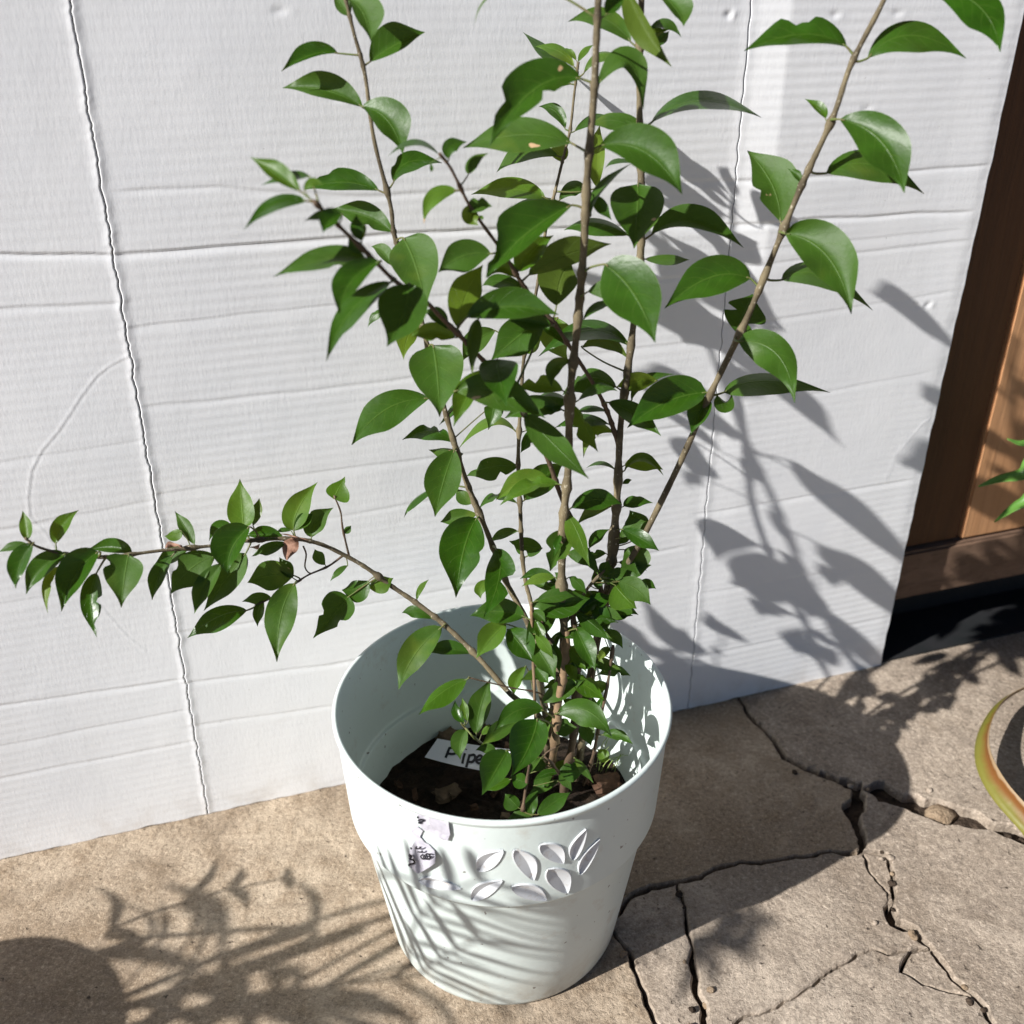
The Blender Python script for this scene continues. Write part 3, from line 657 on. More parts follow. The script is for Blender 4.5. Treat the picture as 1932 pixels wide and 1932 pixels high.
stem('t1', 'twig', [(660, 1055, .062), (648, 1000, .061), (640, 965, .060), (630, 935, .058)], .0014, .0009, BARKD, 3)
stem('t2', 'twig', [(650, 1046, .062), (620, 1068, .052), (580, 1085, .042), (555, 1100, .036)], .0015, .0010, BARKD, 3)
stem('t3', 'twig', [(560, 1098, .036), (520, 1125, .026), (480, 1142, .018)], .0012, .0008, BARKD, 3)
stem('t4', 'twig', [(1012, 1400, None), (1009, 1330, -.005), (1006, 1250, .0), (1001, 1165, .005), (1001, 1135, .006)], .0022, .0014, ORANGE, 4)
stem('t5', 'twig', [(1100, 1484, None), (1116, 1430, .0), (1129, 1378, .005), (1146, 1292, .01), (1156, 1217, .015)], .0024, .0016, BARKD, 4)
stem('t6', 'twig', [(1035, 1340, .01), (1020, 1310, .0), (960, 1296, -.01), (885, 1279, -.02)], .0013, .0008, BARKD, 4)
stem('t7', 'twig', [(986, 1530, -.075), (990, 1490, -.07), (1001, 1425, -.065)], .0019, .0015, BARKD, 3)
stem('t8', 'twig', [(930, 1415, None), (902, 1395, -.01), (880, 1372, -.01), (872, 1362, -.01)], .0015, .0010, PETI, 3)
stem('t9', 'twig', [(1064, 1180, .02), (1085, 1150, .025), (1110, 1110, .03), (1140, 1075, .035)], .0018, .0012, BARK, 3)
stem('t10', 'twig', [(1070, 1480, None), (1040, 1440, -.03), (1025, 1425, -.035), (1060, 1405, -.03)], .0014, .0010, BARKD, 3)
stem('t11', 'stem', [(1062, 1500, None), (1078, 1400, .0), (1088, 1300, .01), (1092, 1230, .015), (1080, 1150, .02)], .0055, .0030, BARKD, 4)
stem('t12', 'stem', [(1036, 1475, None), (1046, 1400, -.01), (1055, 1330, -.005), (1066, 1270, .0), (1070, 1190, .012)], .0052, .0045, ORANGE, 4)
stem('t13', 'twig', [(1055, 1240, .0), (1030, 1190, .005), (1020, 1150, .01)], .0026, .0012, BARKD, 3)

LT = """
A 985,120 930,50 850,-60 890,70 975,0 L
A 975,-10 1090,100 1150,325 1040,140 1235,60 L z=-.01
A 1140,470 1330,345 1560,245 1330,155 1320,408 L
A 895,405 690,418 465,545 700,315 650,455 L
A 1085,815 800,685 475,670 800,548 770,738 L
A 1080,810 1275,915 1390,1175 1225,1000 1445,880 L z=-.015
A 610,1455 430,1325 230,1195 470,1245 400,1360 A y
A 680,1345 540,1335 310,1410 560,1298 500,1385 A z=.012
A 1210,1450 930,1385 640,1445 930,1280 880,1446 L
A 640,1450 700,1385 785,1410 720,1350 700,1425 A y
A 660,1530 400,1560 178,1755 480,1475 410,1610 A
A 860,1630 760,1630 645,1682 750,1605 740,1675 A z=.01
A 930,1630 840,1680 785,1770 768,1620 880,1700 A z=-.012
A 1310,1765 1100,1640 850,1590 1130,1545 1010,1700 L
A 1075,1830 1035,1740 1040,1630 990,1730 1090,1710 A
A 1080,1830 1095,1760 1105,1690 1065,1750 1110,1760 A y
A 1075,1925 1020,1870 975,1810 965,1865 1055,1850 A
A 1670,1180 1480,1080 1275,1190 1480,1058 1460,1108 B
A 1320,1385 1430,1235 1690,1240 1385,1168 1500,1292 L
A 1740,1210 1755,1115 1880,1080 1690,1105 1815,1145 B
A 1800,1450 1620,1500 1550,1700 1670,1407 1650,1560 B y
A 1600,1240 1608,1280 1605,1310 1595,1280 1622,1280 B
B 700,-130 385,-30 262,200 430,-75 330,25 C
B 1450,320 1240,140 970,165 1220,52 1270,235 R
B 1270,110 1325,20 1420,-80 1248,20 1390,30 C
B 1410,-110 1560,200 1765,512 1425,210 1610,215 R u z=-.02
B 1590,225 1720,172 1835,285 1755,152 1720,222 R
B 1490,335 1590,275 1740,225 1480,245 1640,300 R u
B 1600,340 1680,300 1742,235 1710,325 1650,265 R z=.01
B 1640,-70 1790,60 1850,200 1745,70 1910,0 R z=-.02
B 1020,560 830,400 630,245 780,320 860,505 N
B 1020,510 900,385 715,355 850,324 880,435 N y
B 1035,460 990,400 930,370 1002,378 970,412 N y
B 1050,470 1090,390 1170,340 1078,378 1112,412 N y
B 1090,560 1210,412 1420,455 1290,393 1240,465 N y z=-.02
B 1195,650 1430,470 1545,838 1625,610 1415,530 C z=.05
B 1070,600 720,680 375,1110 535,565 650,880 C c
B 1000,640 780,600 600,620 760,540 720,665 N
B 950,980 880,850 750,810 840,768 850,880 N
B 1000,1090 620,1020 172,1125 680,895 500,1165 C z=.03
B 900,1190 650,1160 430,1310 690,1075 600,1242 N
B 930,1230 870,1130 750,1050 965,1120 835,1165 N y u
B 215,1325 255,1225 370,1165 190,1260 290,1255 B
B 800,1505 540,1435 235,1480 540,1350 560,1505 N y
B 270,1600 240,1655 290,1715 163,1650 340,1640 B y u
B 200,1615 290,1575 395,1570 330,1490 290,1612 B
B 1500,1005 1330,915 1130,960 1280,860 1300,985 R
B 1020,1000 1150,905 1290,885 1160,870 1200,935 N
B 1560,990 1400,915 1195,920 1410,865 1350,1000 R
P 1228,232 1320,190 1437,222 1340,172 1310,206 R
B 1215,1110 1560,1155 1840,1478 1740,1040 1480,1260 C
B 1460,1240 1340,1222 1255,1280 1350,1205 1340,1245 R
B 1195,1430 1190,1190 1215,950 1112,1160 1250,1170 N u y
B 1505,1400 1500,1620 1475,1890 1305,1490 1695,1460 R z=-.02
B 905,1525 1010,1420 1150,1470 1000,1378 1050,1490 N
B 1145,1640 1215,1440 1460,1240 1160,1450 1265,1420 C
B 1165,1480 1220,1560 1305,1675 1262,1540 1190,1605 C z=.02
E 1005,15 640,250 350,570 430,125 640,350 C c
B 960,1560 700,1540 440,1670 650,1518 660,1620 N
B 1430,1790 1180,1695 940,1750 1180,1660 1180,1790 R
C 945,262 700,190 370,285 570,98 640,248 Q c
C 1060,325 1300,195 1610,325 1300,118 1350,292 Q
C 1400,-70 1680,30 1800,290 1815,30 1590,115 Q
C 825,660 790,610 710,550 818,580 760,605 Q y
C 905,665 1140,790 1265,1075 1285,760 1030,860 Q z=-.02
C 830,965 1080,915 1375,1080 1000,835 1100,1012 Q z=.02
C 575,1235 530,1030 390,840 375,970 688,1020 Q
C 700,1030 670,980 615,940 690,960 650,985 Q
C 600,1300 840,1430 970,1750 1000,1400 690,1450 Q z=-.02
C 580,1560 800,1530 1090,1730 700,1460 800,1602 Q z=.02
F 945,575 640,565 290,800 640,408 690,690 Q
F 835,980 890,850 960,690 765,770 1095,800 Q c z=.015
F 190,240 500,140 890,340 560,20 560,198 R
F 140,425 330,430 480,430 330,393 300,470 R
D 1110,420 780,430 405,560 850,322 800,496 A
D 1215,440 1000,600 905,845 855,580 1085,600 A z=-.015
D 1300,600 990,830 808,1205 930,770 1080,850 A z=-.005
D 1440,610 1390,850 1270,1090 1218,720 1560,840 A z=-.01
D 1395,265 1490,480 1570,805 1275,390 1668,430 L z=-.03
D 1300,470 1230,370 1150,330 1270,320 1225,415 L z=.02
E 385,385 180,400 -15,525 90,308 240,505 B
E 130,945 195,700 325,470 85,640 305,710 A u y
D 1250,830 1175,850 1125,945 1205,808 1190,895 L z=.02
D 1530,945 1435,1000 1395,1190 1330,1020 1490,1030 L u y
D 1730,960 1650,860 1550,830 1660,790 1610,885 A
D 1620,1080 1655,1320 1670,1625 1438,1180 1842,1210 L z=-.025
D 1590,1485 1260,1570 1000,1840 1180,1480 1330,1690 L
D 1770,1820 1600,1735 1385,1800 1570,1678 1590,1800 L c
D 1850,1480 1760,1580 1665,1690 1790,1510 1800,1590 L z=.02
E 110,1430 430,1430 800,1635 530,1330 450,1570 A z=-.03
E 435,1185 450,1320 505,1545 298,1210 582,1210 A z=-.045
E 200,870 530,785 900,850 480,645 560,875 A z=-.01
E 670,550 950,395 1300,310 860,300 1080,440 B u
E 885,780 915,580 1000,430 738,590 1052,570 B u
E 590,520 700,370 862,245 600,330 750,430 B y
E 640,640 450,590 320,630 450,540 450,642 B
E 560,560 460,500 360,570 440,430 510,550 B y
E 290,880 240,1050 245,1320 205,1040 315,1010 A u
E 420,970 280,1050 170,1200 200,1000 310,1120 N
E 800,860 600,1010 390,1190 490,920 690,1110 A z=.02
E 660,1145 705,1085 775,1025 640,1060 740,1110 N y
E 890,870 880,1030 975,1200 995,950 755,1010 N y z=-.02
E 1440,1085 1120,965 745,1168 1200,888 1050,1055 R
E 1080,1100 1260,1040 1440,1195 1270,998 1250,1105 R u
E 1250,465 1475,690 1635,1060 1640,570 1240,730 C z=-.03
E 1090,885 1190,785 1340,760 1220,742 1240,802 C
E 1000,1200 870,1250 850,1400 825,1215 900,1300 C u
E 1340,1400 1130,1330 930,1460 1190,1258 1130,1465 R c
E 1050,1500 1200,1400 1350,1430 1280,1368 1230,1445 C
E 1650,1350 1490,1350 1340,1400 1480,1288 1480,1432 R u y
E 1455,1500 1560,1360 1785,1300 1690,1262 1640,1350 R
F 610,1440 300,1515 5,1710 330,1325 380,1600 Q
F 625,1480 560,1600 490,1760 460,1570 650,1560 Q z=.01
F 690,1460 760,1520 800,1440 650,1530 795,1540 Q z=.012
F 850,1050 1150,1150 1280,1520 1320,1200 900,1200 Q z=-.02
F 740,1440 1060,1350 1550,1440 900,1310 1100,1458 Q z=.02
E 980,1510 850,1470 712,1490 820,1438 800,1605 C z=.02
E 1275,1585 1140,1555 1030,1600 1130,1540 1130,1590 B
E 1280,1680 1080,1640 870,1710 1080,1605 1080,1700 B
I 1320,200 1150,165 1090,390 1160,120 1200,240 B y
E 405,1530 400,1600 365,1725 338,1560 478,1580 L z=.02
I 575,190 375,105 135,330 370,82 300,205 N y
I 640,60 850,270 1130,550 920,210 750,330 A z=-.03
I 590,460 390,460 200,530 400,388 390,562 N c
I 640,715 770,560 940,430 710,480 840,630 N
I 690,180 655,265 610,355 630,240 705,270 N
I 590,740 420,685 290,790 420,652 360,750 N c
I 110,330 30,560 -40,840 -135,620 172,500 L z=-.01
I 170,360 50,345 -90,330 40,318 70,420 L
I 280,850 185,1080 120,1455 5,1040 325,1080 L z=-.01
I 280,820 130,850 0,880 130,780 100,912 L z=.01
I 240,740 180,690 120,620 210,660 130,720 L
H 1665,220 1480,325 1400,460 1500,300 1510,355 L
I 590,950 480,965 370,1040 480,928 480,1005 N
I 775,1080 650,1060 525,1025 680,1003 640,1140 N c
I 1000,940 920,1080 835,1255 785,1070 1005,1060 A c z=-.02
I 1120,1090 1060,1020 1000,960 1090,985 1020,1050 A
I 1340,740 1190,775 1035,905 1210,703 1180,832 R u
I 1340,490 1230,430 1110,470 1220,416 1220,448 R
I 1400,490 1540,398 1700,530 1630,388 1590,440 R y
I 1390,590 1420,565 1460,560 1420,550 1425,590 R
I 1395,760 1480,722 1620,735 1450,683 1490,768 R
I 1470,1020 1480,900 1440,790 1405,890 1582,880 R
I 1350,1050 1400,1000 1460,972 1370,985 1430,1025 R
I 1135,1080 1185,990 1290,935 1155,970 1240,1005 A
I 1400,1090 1475,1170 1500,1290 1600,1150 1378,1210 R
I 970,1130 1090,1145 1180,1255 1130,1115 1030,1185 A
I 1230,1300 1250,1230 1280,1178 1205,1230 1322,1240 t9
I 1270,1310 1340,1270 1430,1240 1320,1235 1370,1312 t9
I 1200,1390 1190,1320 1170,1240 1150,1310 1242,1330 t9
I 1350,1330 1490,1390 1600,1510 1555,1340 1420,1450 t9
I 1525,1330 1580,1345 1642,1388 1590,1315 1570,1388 t9
I 1330,1360 1400,1440 1495,1540 1475,1430 1275,1490 t9 y
I 340,1320 300,1390 310,1462 262,1380 342,1400 L y
I 425,1080 450,1300 330,1610 572,1230 338,1330 L z=-.03 c
I 870,1300 750,1305 620,1370 740,1275 770,1345 C y
I 960,1340 920,1300 870,1262 935,1270 890,1325 C
I 960,1390 880,1350 805,1350 880,1328 870,1398 C
I 980,1300 1050,1340 1112,1430 1095,1340 1010,1375 C
I 640,1600 440,1560 225,1595 500,1465 430,1645 t4
I 700,1530 770,1490 880,1520 765,1455 780,1552 t4
I 760,1570 950,1510 1140,1460 900,1400 960,1600 t4
I 700,1560 750,1590 802,1645 785,1565 720,1610 t4
I 500,1655 390,1760 275,1915 320,1690 455,1800 t4 y
J 900,280 1000,400 1095,530 1070,310 930,450 t4
J 1095,395 1175,500 1265,665 1255,450 1095,520 t4 z=-.01
J 1110,210 1140,290 1175,375 1182,280 1108,290 t4 y
J 1430,270 1530,210 1650,195 1530,165 1560,262 C
J 1560,160 1670,165 1778,205 1680,116 1650,215 t11
J 1420,275 1490,420 1568,595 1570,400 1405,400 C z=-.02
J 1625,305 1710,332 1775,425 1745,303 1690,375 t5
J 1590,470 1602,530 1640,600 1575,540 1632,540 t5
J 1680,420 1630,460 1590,520 1620,420 1650,480 t5
J 400,262 195,470 70,740 125,370 285,500 W z=-.01
J 620,465 450,430 270,460 450,363 440,470 W
J 330,200 200,140 95,155 180,97 200,192 W
J 590,660 400,760 222,930 370,725 470,830 t6 y
J 660,1080 690,880 770,655 595,880 780,830 t8
J 575,990 515,920 500,820 468,900 555,920 t8
J 595,980 570,890 555,800 530,860 600,880 t8 y
J 585,1045 540,1150 540,1270 468,1130 592,1130 t8
J 1040,560 965,670 950,775 1020,650 892,720 t6 y
J 1175,900 980,895 790,1060 950,823 1010,965 t12 z=-.02
J 980,970 850,1060 700,1160 790,1000 890,1085 t12 z=-.02
J 810,1200 740,1175 655,1200 740,1145 720,1222 t10
J 1130,960 1060,1180 925,1400 920,1080 1205,1090 t12 z=-.05
J 900,1200 820,1340 705,1540 695,1290 915,1340 t10 z=-.03
J 925,1420 815,1465 725,1505 820,1425 840,1495 t10 y
J 1160,835 1320,740 1480,665 1280,678 1345,800 t12 z=-.01
J 1275,920 1500,895 1695,1100 1530,825 1450,1005 t12 z=-.03
J 1400,820 1480,780 1575,765 1460,748 1500,815 t11
J 1665,700 1590,718 1510,760 1560,680 1605,762 t5 y
J 1490,1000 1510,1080 1535,1170 1438,1040 1556,1030 t11
J 1250,980 1330,1020 1430,1025 1340,960 1310,1088 t12
J 1110,560 1160,630 1212,690 1217,630 1118,645 t4
J 1190,1325 1110,1285 1065,1235 1160,1265 1075,1335 t10
J 1055,1440 990,1430 922,1400 1000,1373 990,1492 t7
J 1400,1300 1300,1320 1218,1370 1300,1280 1310,1368 t10 y
J 1290,1370 1380,1358 1482,1365 1400,1290 1380,1438 t10
J 1100,1470 1170,1420 1242,1400 1150,1373 1195,1475 t10
J 1600,1290 1620,1240 1580,1190 1572,1245 1672,1250 t5 y
J 985,1640 930,1580 880,1530 960,1550 895,1655 t7
J 1090,1690 1080,1590 1140,1500 1033,1600 1125,1610 t7
J 1125,1690 1250,1600 1378,1520 1190,1565 1300,1645 t7
J 1090,1700 1000,1680 898,1725 990,1650 1000,1735 t7
J 700,1080 730,1040 765,1000 715,1035 755,1060 t8 y
G 205,630 195,520 170,405 147,530 244,540 W y
G 425,660 465,530 600,402 400,500 505,560 W y
G 210,660 100,678 -12,725 100,643 90,710 W
G 250,660 150,820 120,1000 60,790 215,800 W z=-.01
G 500,735 305,860 200,1045 240,790 385,865 W z=-.005
G 450,830 345,960 365,1190 330,930 390,980 W u y
G 750,720 575,900 468,1175 425,870 690,870 W z=-.015
G 735,880 690,1100 735,1370 613,1060 772,1080 W c
G 1005,725 850,690 660,705 880,620 850,725 W z=.01
G 980,745 950,900 922,1145 780,880 1092,810 W z=-.02
G 1315,745 1210,900 1157,1090 1130,900 1260,900 W
G 1430,700 1310,740 1165,830 1230,720 1340,790 W z=.01
G 1480,665 1410,540 1330,412 1335,500 1488,570 W
G 1380,560 1310,595 1250,600 1345,545 1320,642 W y
G 1855,540 1840,360 1825,165 1733,420 1932,420 W y
G 1740,600 1660,550 1590,640 1660,478 1700,600 W z=.015
G 1900,530 1765,700 1735,890 1615,630 1840,690 W z=-.02
G 1640,750 1450,850 1300,1040 1350,780 1530,950 W z=-.005
G 1690,810 1560,1000 1480,1190 1460,1000 1640,960 W z=-.015
G 1870,730 1720,930 1550,1170 1650,870 1840,930 W
G 1880,1165 1650,1220 1427,1375 1640,1145 1670,1320 t3
H 390,1070 290,1065 165,1100 280,1031 260,1122 t3
H 250,520 285,420 298,310 240,370 315,430 W u
H 560,560 595,390 740,192 472,430 670,430 W y
H 560,560 640,490 707,430 625,420 680,505 W
H 695,610 730,490 862,385 630,500 800,520 W
H 540,560 480,555 430,572 480,535 485,570 W
H 480,610 340,590 190,600 340,524 330,625 W
H 500,650 370,700 240,755 380,645 360,748 W c
H 800,820 750,760 720,700 693,750 788,740 t2
H 555,920 500,850 450,760 438,830 562,840 t2
H 560,900 380,900 208,955 400,788 380,1012 t2
H 570,960 465,1200 432,1560 335,1250 590,1150 t2 z=-.015
H 330,1090 290,1180 285,1290 248,1190 335,1170 t3
H 980,1060 880,1180 708,1378 790,1080 1010,1190 W c z=-.01
H 1130,940 1040,1000 925,1010 1030,938 1010,1110 W
H 1130,990 1220,960 1318,920 1250,893 1220,1042 W y
H 970,825 900,870 838,945 890,850 915,890 t2
H 1495,1090 1525,1000 1590,930 1500,1000 1560,985 W y
H 860,315 890,260 950,148 790,290 1000,280 t1 y
H 945,580 970,550 997,520 950,540 990,570 t1
"""
def leaf(line, num):
    tk = line.split(); reg = tk[0]; pts = [zp(reg, *map(float, t.split(','))) for t in tk[1:6]]
    key = tk[6] if len(tk) > 6 and tk[6] in STEMS else None; fl = tk[6:]
    dz = sum(float(t[2:]) for t in fl if t.startswith('z=')); under = 'u' in fl; young = 'y' in fl; chew = 'c' in fl
    r = random.Random(num*17+3)
    b, m, t, e1, e2 = [np.array(p) for p in pts]; st = STEMS[key]
    ctl = 2*m-.5*(b+t)
    cur = lambda u: (1-u)**2*b+2*u*(1-u)*ctl+u*u*t
    us = np.linspace(0, 1, 61); cp = np.array([cur(u) for u in us])
    Lp = np.hypot(*np.diff(cp, axis=0).T).sum(); wide = 1.06
    sides = {}; um = []
    for e in (e1, e2):
        d = np.hypot(*(cp-e).T); i = int(np.clip(d.argmin(), 6, 54)); tg = cp[i+1]-cp[i-1]
        sg = 1 if tg[0]*(e-cp[i])[1]-tg[1]*(e-cp[i])[0] < 0 else -1      # +1 = left-hand side on the picture
        if sg in sides: sides[sg] = max(sides[sg], d[i])
        else: sides[sg] = d[i]
        um.append(us[i])
    for s in (1, -1): sides.setdefault(s, .06*Lp)
    u0 = float(np.clip(np.mean(um), .30, .52))
    # where its stalk joins the stem
    D = np.hypot(*(st['px']-b).T); i = int(D.argmin()); j = max(0, i-int(round(D[i]*.45/max(6., np.hypot(*(st['px'][i]-st['px'][max(0, i-1)]))))))
    if D[i] < 10: j = i
    st['nodes'].add(j); att = st['p'][j]; d0 = depth(att)+dz*.6; sc = d0/F
    drop = -(t[1]-b[1])*(.30 if key in ('W', 't1', 't2', 't3') else .40)*sc; dt = drop+dz*.4
    W = max(sides[1], sides[-1], .20*Lp)
    nu, nv = 18, 4; V = []; UV = []; k = math.log(.5)/math.log(u0)
    bites = []
    for q in range(2 if chew else (1 if r.random() < .16 else 0)): bites.append((r.uniform(.3, .85), r.choice((1, -1)), r.uniform(.35, .8) if chew else r.uniform(.15, .4), r.uniform(.04, .09)))
    flat = False; gap = .0018+.0024*r.random()
    ph = r.uniform(0, 6.3); wv = r.uniform(.01, .035); curl = r.uniform(-.05, .10); fold = r.uniform(.22, .46)*(.22 if flat else 1); wv *= .3 if flat else 1; curl *= .2 if flat else 1
    for a in range(nu+1):
        u = a/nu; c = cur(u); tg = (cur(min(1, u+.01))-cur(max(0, u-.01))); tg /= np.hypot(*tg)
        f = math.sin(math.pi*min(.9999, u**k))**.76*(1-.72*max(0, (u-.64)/.36)**1.3) if 0 < u < 1 else 0.
        f = max(f, .012)
        dm = d0+dt*u**1.2+curl*Lp*sc*(u*u-u)*1.2
        for v in range(-nv, nv+1):
            s = 1 if v >= 0 else -1; x = abs(v)/nv; pr = np.array([tg[1], -tg[0]])*s
            wd = sides[s]*f*wide
            for bu, bs, bd, bw in bites:
                if bs == s: wd *= 1-bd*math.exp(-((u-bu)/bw)**2)
            upc = -pr[1]
            ed = math.sqrt(max(W*W-sides[s]**2, 0))*f*upc*(.25 if flat else .85)*(-1 if under else 1)
            p = c+pr*wd*x
            z = dm+sc*(ed*(x**1.15)-fold*wd*x*(.6+.4*x)+wv*Lp*x*x*math.sin(9*u+ph+s))
            V.append(front(lift(p[0], p[1], z), gap+.002*x)-SL); UV.append((u, s*x))
    n2 = 2*nv+1; Fc = []
    flip = None
    for a in range(nu):
        for v in range(n2-1): Fc.append((a*n2+v, a*n2+v+1, (a+1)*n2+v+1, (a+1)*n2+v))
    # outward side towards the viewer unless the underside shows
    p0, p1, p2_ = [np.array(V[x]) for x in Fc[(nu//2)*(n2-1)+nv][:3]]
    nn = np.cross(p1-p0, p2_-p0); facing = np.dot(nn, O-SL-p0) > 0
    if facing == under: Fc = [x[::-1] for x in Fc]
    mi = [0]*len(Fc)
    pb = np.array(V[nv]); pa = att-SL
    if np.linalg.norm(pb-pa) > .0015:
        nxt = np.array(V[n2*2+nv]); mid = (pa+pb)/2+(pb-nxt)*.35
        Q = spline([pa, mid, pb, pb+(nxt-pb)*.5], 4); tv, tf = tube(Q, np.linspace(.0012, .00065, len(Q))*(Lp*sc/.075)**.5, 6)
        o0 = len(V); V += list(tv); UV += [(0, 0)]*len(tv); Fc += [tuple(o0+i for i in f) for f in tf]; mi += [1]*len(tf)
    return mesh('leaf', V, Fc, None, st['o'], True, UV, [LEAFY if young else LEAF, PETI], mi)
nleaf = 0
for ln in LT.strip().splitlines():
    leaf(ln, nleaf); nleaf += 1
# young growth filling the middle and the foot of the shrub
rx = random.Random(23)
def extra(keys, y0, y1, L0, L1, n, left=.5):
    global nleaf
    for _ in range(n):
        st = rx.choice(keys); px = STEMS[st]['px']; ok = [i for i in range(len(px)) if y0 < px[i][1] < y1]
        if not ok: continue
        c = px[rx.choice(ok)]; L = rx.uniform(L0, L1); a = math.radians(rx.uniform(-35, 75)); sx = -1 if rx.random() < left else 1
        d = np.array([sx*math.cos(a), math.sin(a)]); pr = np.array([-d[1], d[0]]); b = c+d*rx.uniform(8, 16); t = b+d*L+np.array([0, rx.uniform(0, .22)*L]); m = (b+t)/2+np.array([0, -rx.uniform(.03, .14)*L])
        e1 = m+pr*L*rx.uniform(.15, .25); e2 = m-pr*L*rx.uniform(.08, .22)
        leaf('P '+' '.join('%.1f,%.1f' % tuple(q) for q in (b, m, t, e1, e2))+' '+st+(' y' if rx.random() < .3 else '')+(' c' if rx.random() < .2 else '')+' z=%.3f' % rx.uniform(-.02, .02), nleaf); nleaf += 1
extra(['C', 'R', 't4', 't9', 't11', 't12', 't13', 'Q', 'A'], 1040, 1300, 40, 80, 26)
extra(['t10', 't11', 't12', 't5', 'C', 'R'], 1290, 1490, 35, 70, 12)
extra(['B', 'A', 'R', 'C'], 520, 960, 70, 115, 14)
extra(['C', 'R', 'A', 't9', 't11'], 980, 1200, 45, 85, 12)
for st in STEMS.values():                                   # swollen nodes where leaves spring
    co = st['o'].data.vertices
    for j in st['nodes']:
        for dj, k in ((-1, 1.10), (0, 1.42), (1, 1.16)):
            if 0 <= j+dj < len(st['p']):
                c = Vector(st['p'][j+dj]-SL)
                for q in range(8): v = co[(j+dj)*8+q]; v.co = c+(v.co-c)*k
# shrivelled dead leaves caught on the drooping stem
def dead(reg, a, b, c, w, key, dz=-.01):
    st = STEMS[key]; pa = zp(reg, *a); D = np.hypot(*(st['px']-np.array(pa)).T); d0 = depth(st['p'][int(D.argmin())])+dz
    P = spline([zp(reg, *q) for q in (a, b, c)], 5); V = []; Fc = []
    for i, p in enumerate(P):
        u = i/(len(P)-1); f = w*math.sin(math.pi*min(.98, .12+.86*u))
        for v in (-1, -.4, .3, 1):
            V.append(lift(p[0]+v*f*.8, p[1]+v*f*.35*math.sin(4*u), d0+.004*math.sin(5*u+2*v)+.006*abs(v))-SL)
    for i in range(len(P)-1):
        for v in range(3): Fc.append((i*4+v, i*4+v+1, i*4+5+v, i*4+4+v))
    o = mesh('dead_leaf', V, Fc, DRY, st['o'], True); tag(o, 'shrivelled brown leaf'); return o
dead('H', (570, 610), (530, 690), (508, 785), 18, 'W'); dead('H', (450, 585), (560, 600), (675, 635), 9, 'W', -.015); dead('G', (1270, 690), (1330, 655), (1385, 690), 12, 'W'); dead('H', (240, 690), (265, 690), (300, 660), 8, 'W')
Q = [lift(*zp('H', *p), depth(STEMS['W']['p'][110])-.01)-SL for p in ((632, 675), (655, 740), (645, 830), (670, 875), (700, 885))]
Q = spline(Q, 4); tv, tf = tube(Q, np.linspace(.0009, .0006, len(Q)), 5); mesh('bare_stalk', tv, tf, BARKD, STEMS['W']['o'], True)

# tiny grass in the pot at the right
gm = mat_simple('grass_green', (.22, .33, .08), (.30, .36, .12), .5)
gr = empty('grass_tuft', tuple(at_z(*zp('J', 1640, 1330), SZ))); bpy.context.view_layer.update(); tag(gr, 'wispy pale grass seedlings at the lit right edge of the soil', 'grass')
GL = np.array(gr.location); r8 = random.Random(4)
for i in range(9):
    b = GL+np.array([r8.uniform(-.012, .012), r8.uniform(-.01, .01), 0]); h = r8.uniform(.02, .045); a = r8.uniform(-.6, 1.2)
    Q = spline([b, b+np.array([.3*h*math.cos(a), .3*h*math.sin(a), .7*h]), b+np.array([h*math.cos(a), h*math.sin(a)*.6, h])], 4)
    tv, tf = tube(Q, np.linspace(.0006, .0002, len(Q)), 4); mesh('blade', [v-GL for v in tv], tf, gm, gr, True)

# ------------------------------------------------------------------ neighbouring plants
def strap(name, pts, wd, mat, parent, org, roll=0., fold=.3, n=6, tipf=.9):
    """long leaf blade along 3-D points; wd = half width"""
    P = spline(pts, n); T = np.gradient(P, axis=0); T /= np.linalg.norm(T, axis=1)[:, None]; V = []; UV = []; Fc = []
    for i, (p, t) in enumerate(zip(P, T)):
        u = i/(len(P)-1); s = np.cross(t, [0, 0, 1]); s /= max(np.linalg.norm(s), 1e-6); nn = np.cross(s, t)
        c, sn = math.cos(roll), math.sin(roll); s, nn = c*s+sn*nn, c*nn-sn*s
        f = wd*min(1, .35+u*3)*max(.03, (1-max(0, (u-.45)/.55)**1.6*tipf))
        for v in (-1, -.5, 0, .5, 1): V.append(p+s*f*v+nn*f*fold*abs(v)-org); UV.append((u, v))
    for i in range(len(P)-1):
        for v in range(4): Fc.append((i*5+v, i*5+v+1, i*5+6+v, i*5+5+v))
    o = mesh(name, V, Fc, mat, parent, True, UV); m = o.modifiers.new('t', 'SOLIDIFY'); m.thickness = .0006; return o
def mat_yellow():
    k = NT('yellowing_blade'); uv = k.n('UVMap').outputs[0]; sp = k.n('SeparateXYZ'); k.l(uv, sp.inputs[0]); nz = k.noise(k.pos(), 40, 4)
    v = k.math('ADD', sp.outputs[1], k.math('MULTIPLY', k.math('SUBTRACT', nz, .5), .9))
    c = k.mix(k.ramp(v, -.55, .15), (.145, .135, .022), (.15, .06, .014)); c = k.mix(k.ramp(v, .55, .75), c, (.26, .18, .10))
    return k.fin(c, .5, k.bump(nz, .001), .35)
YEL = mat_yellow()
STRAPM = mat_simple('strap_green', (.07, .17, .03), (.10, .22, .04), .4, 40)
sp_o = np.array([.84, .20, 0.]); sp = empty('strap_leaf_plant', tuple(sp_o)); bpy.context.view_layer.update()
tag(sp, 'strap leaved plant at the right edge with one yellowing curled leaf', 'plant')
Y3 = lambda x, y, Y: at_y(x, y, Y)
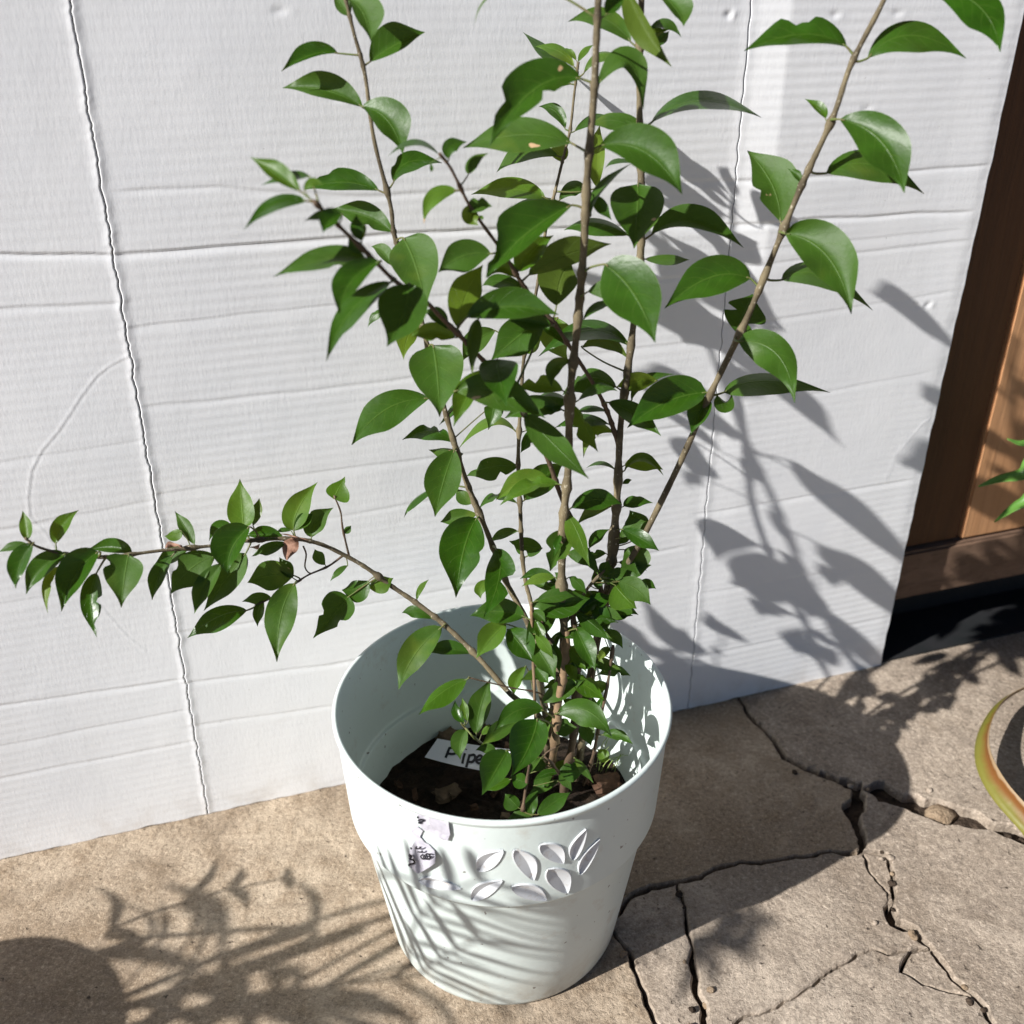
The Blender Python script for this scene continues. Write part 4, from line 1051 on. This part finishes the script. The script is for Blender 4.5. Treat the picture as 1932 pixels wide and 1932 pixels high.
o = strap('curled_leaf', [sp_o+[0, 0, .01], Y3(2030, 1650, .02), Y3(1950, 1560, .075), Y3(1888, 1488, .125), Y3(1860, 1425, .175), Y3(1868, 1365, .23), Y3(1905, 1315, .29), Y3(1990, 1275, .34)], .013, YEL, sp, sp_o, 1.0, .5); tag(o, 'yellow and orange dying leaf curling off the paving')
strap('strap_leaf', [sp_o+[0, .02, .01], (.86, .33, .20), Y3(1990, 868, .40), Y3(1932, 896, .405), Y3(1885, 905, .41), Y3(1846, 918, .415)], .011, STRAPM, sp, sp_o, .35)
strap('strap_leaf', [sp_o+[0, .02, .01], (.86, .33, .17), Y3(2000, 930, .40), Y3(1932, 950, .405), Y3(1900, 968, .41), Y3(1876, 985, .415)], .010, STRAPM, sp, sp_o, .3)
strap('strap_leaf', [sp_o+[0, .02, .01], (.86, .35, .25), Y3(2000, 830, .42), Y3(1932, 838, .43), Y3(1900, 828, .435)], .009, STRAPM, sp, sp_o, .3)
for i in range(11):
    a = -.6+i*.62; L = .34+.10*(i % 3); d = np.array([math.cos(a), math.sin(a), 0])
    if d[0] < -.3: d = d*np.array([-.4, 1, 1]); 
    strap('strap_leaf', [sp_o+[0, 0, .01], sp_o+d*L*.35+[0, 0, .22], sp_o+d*L*.75+[0, 0, .27], sp_o+d*L*1.1+[0, 0, .16]], .012, STRAPM, sp, sp_o, 0)

# potted palm that stands just outside the picture on the left: only its shadow falls into view
TERRA = mat_simple('terracotta', (.42, .17, .09), (.34, .14, .08), .8, 25, .001)
pc = np.array([-.815, -.36, 0.]); pp = empty('terracotta_pot', tuple(pc)); tag(pp, 'round terracotta pot out of view on the left', 'pot')
lathe('wall', [(0, 0), (.085, 0), (.09, .004), (.118, .215), (.128, .217), (.131, .258), (.126, .262), (.119, .258), (.112, .22), (.1, .19), (0, .19)], TERRA, pp, 48)
pl = empty('potted_palm', (pc[0], pc[1], .19)); bpy.context.view_layer.update(); PLO = np.array(pl.location)
tag(pl, 'feathery palm out of view on the left that shades the pot and paving', 'palm')
PALM = mat_simple('palm_green', (.05, .12, .025), (.08, .16, .03), .45, 30)
def frond(pts, L, n, wd, sd, tilt=0., ua=.22):
    Q = spline([np.array(p, float) for p in pts], 8); tv, tf = tube(Q, np.linspace(.004, .0012, len(Q)), 6)
    st = mesh('frond', [v-PLO for v in tv], tf, PALM, pl, True); r = random.Random(sd); T = np.gradient(Q, axis=0)
    for i in range(n):
        u = ua+(1-ua)*i/(n-1); k = min(len(Q)-1, int(u*(len(Q)-1))); p = Q[k]; t = T[k]/np.linalg.norm(T[k]); s = np.cross(t, [0, 0, 1]); s /= np.linalg.norm(s)
        for sg in (1, -1):
            l = L*math.sin(math.pi*min(.92, .25+.65*u))*r.uniform(.85, 1.15); d = t*.75+s*sg*.75+np.array([0, 0, r.uniform(-.15, .2)+tilt]); d /= np.linalg.norm(d)
            e = p+d*l+np.array([0, 0, -.14*l]); m = p+d*l*.5+np.array([0, 0, .03*l])
            strap('leaflet', [p, m, e], wd, PALM, st, PLO, r.uniform(-.15, .15), .2, 3)
def back(p, tau): return np.array(p, float)-SUN*tau             # where a caster of that shadow stands
top = PLO+np.array([0, 0, .05])
frond([top, top+[.05, -.03, .22], back((-.42, -.03, 0), .66), back((-.34, .02, 0), .63), back((-.25, .045, 0), .60)], .085, 6, .0062, 1, 0, .30)
frond([top, top+[.06, -.05, .25], back((-.30, -.10, 0), .70), back((-.15, -.12, .05), .72), back((0, -.12, .10), .72)], .14, 7, .0048, 2, 0, .68)
frond([top, top+[.06, -.06, .3], back((-.28, -.14, .05), .75), back((-.12, -.13, .14), .78), back((0, -.14, .2), .80)], .14, 8, .0048, 3, 0, .66)
frond([top, top+[.0, -.10, .2], top+[-.1, -.25, .34], top+[-.2, -.42, .22]], .16, 9, .010, 5)
frond([top, top+[-.06, -.06, .2], top+[-.22, -.16, .34], top+[-.42, -.28, .2]], .16, 9, .010, 6)
frond([top, (-.88, -.46, .60), (-.84, -.60, .80), back((.20, -.05, 0), 1.45), back((.27, -.02, 0), 1.45)], .09, 6, .008, 7, 0, .72)
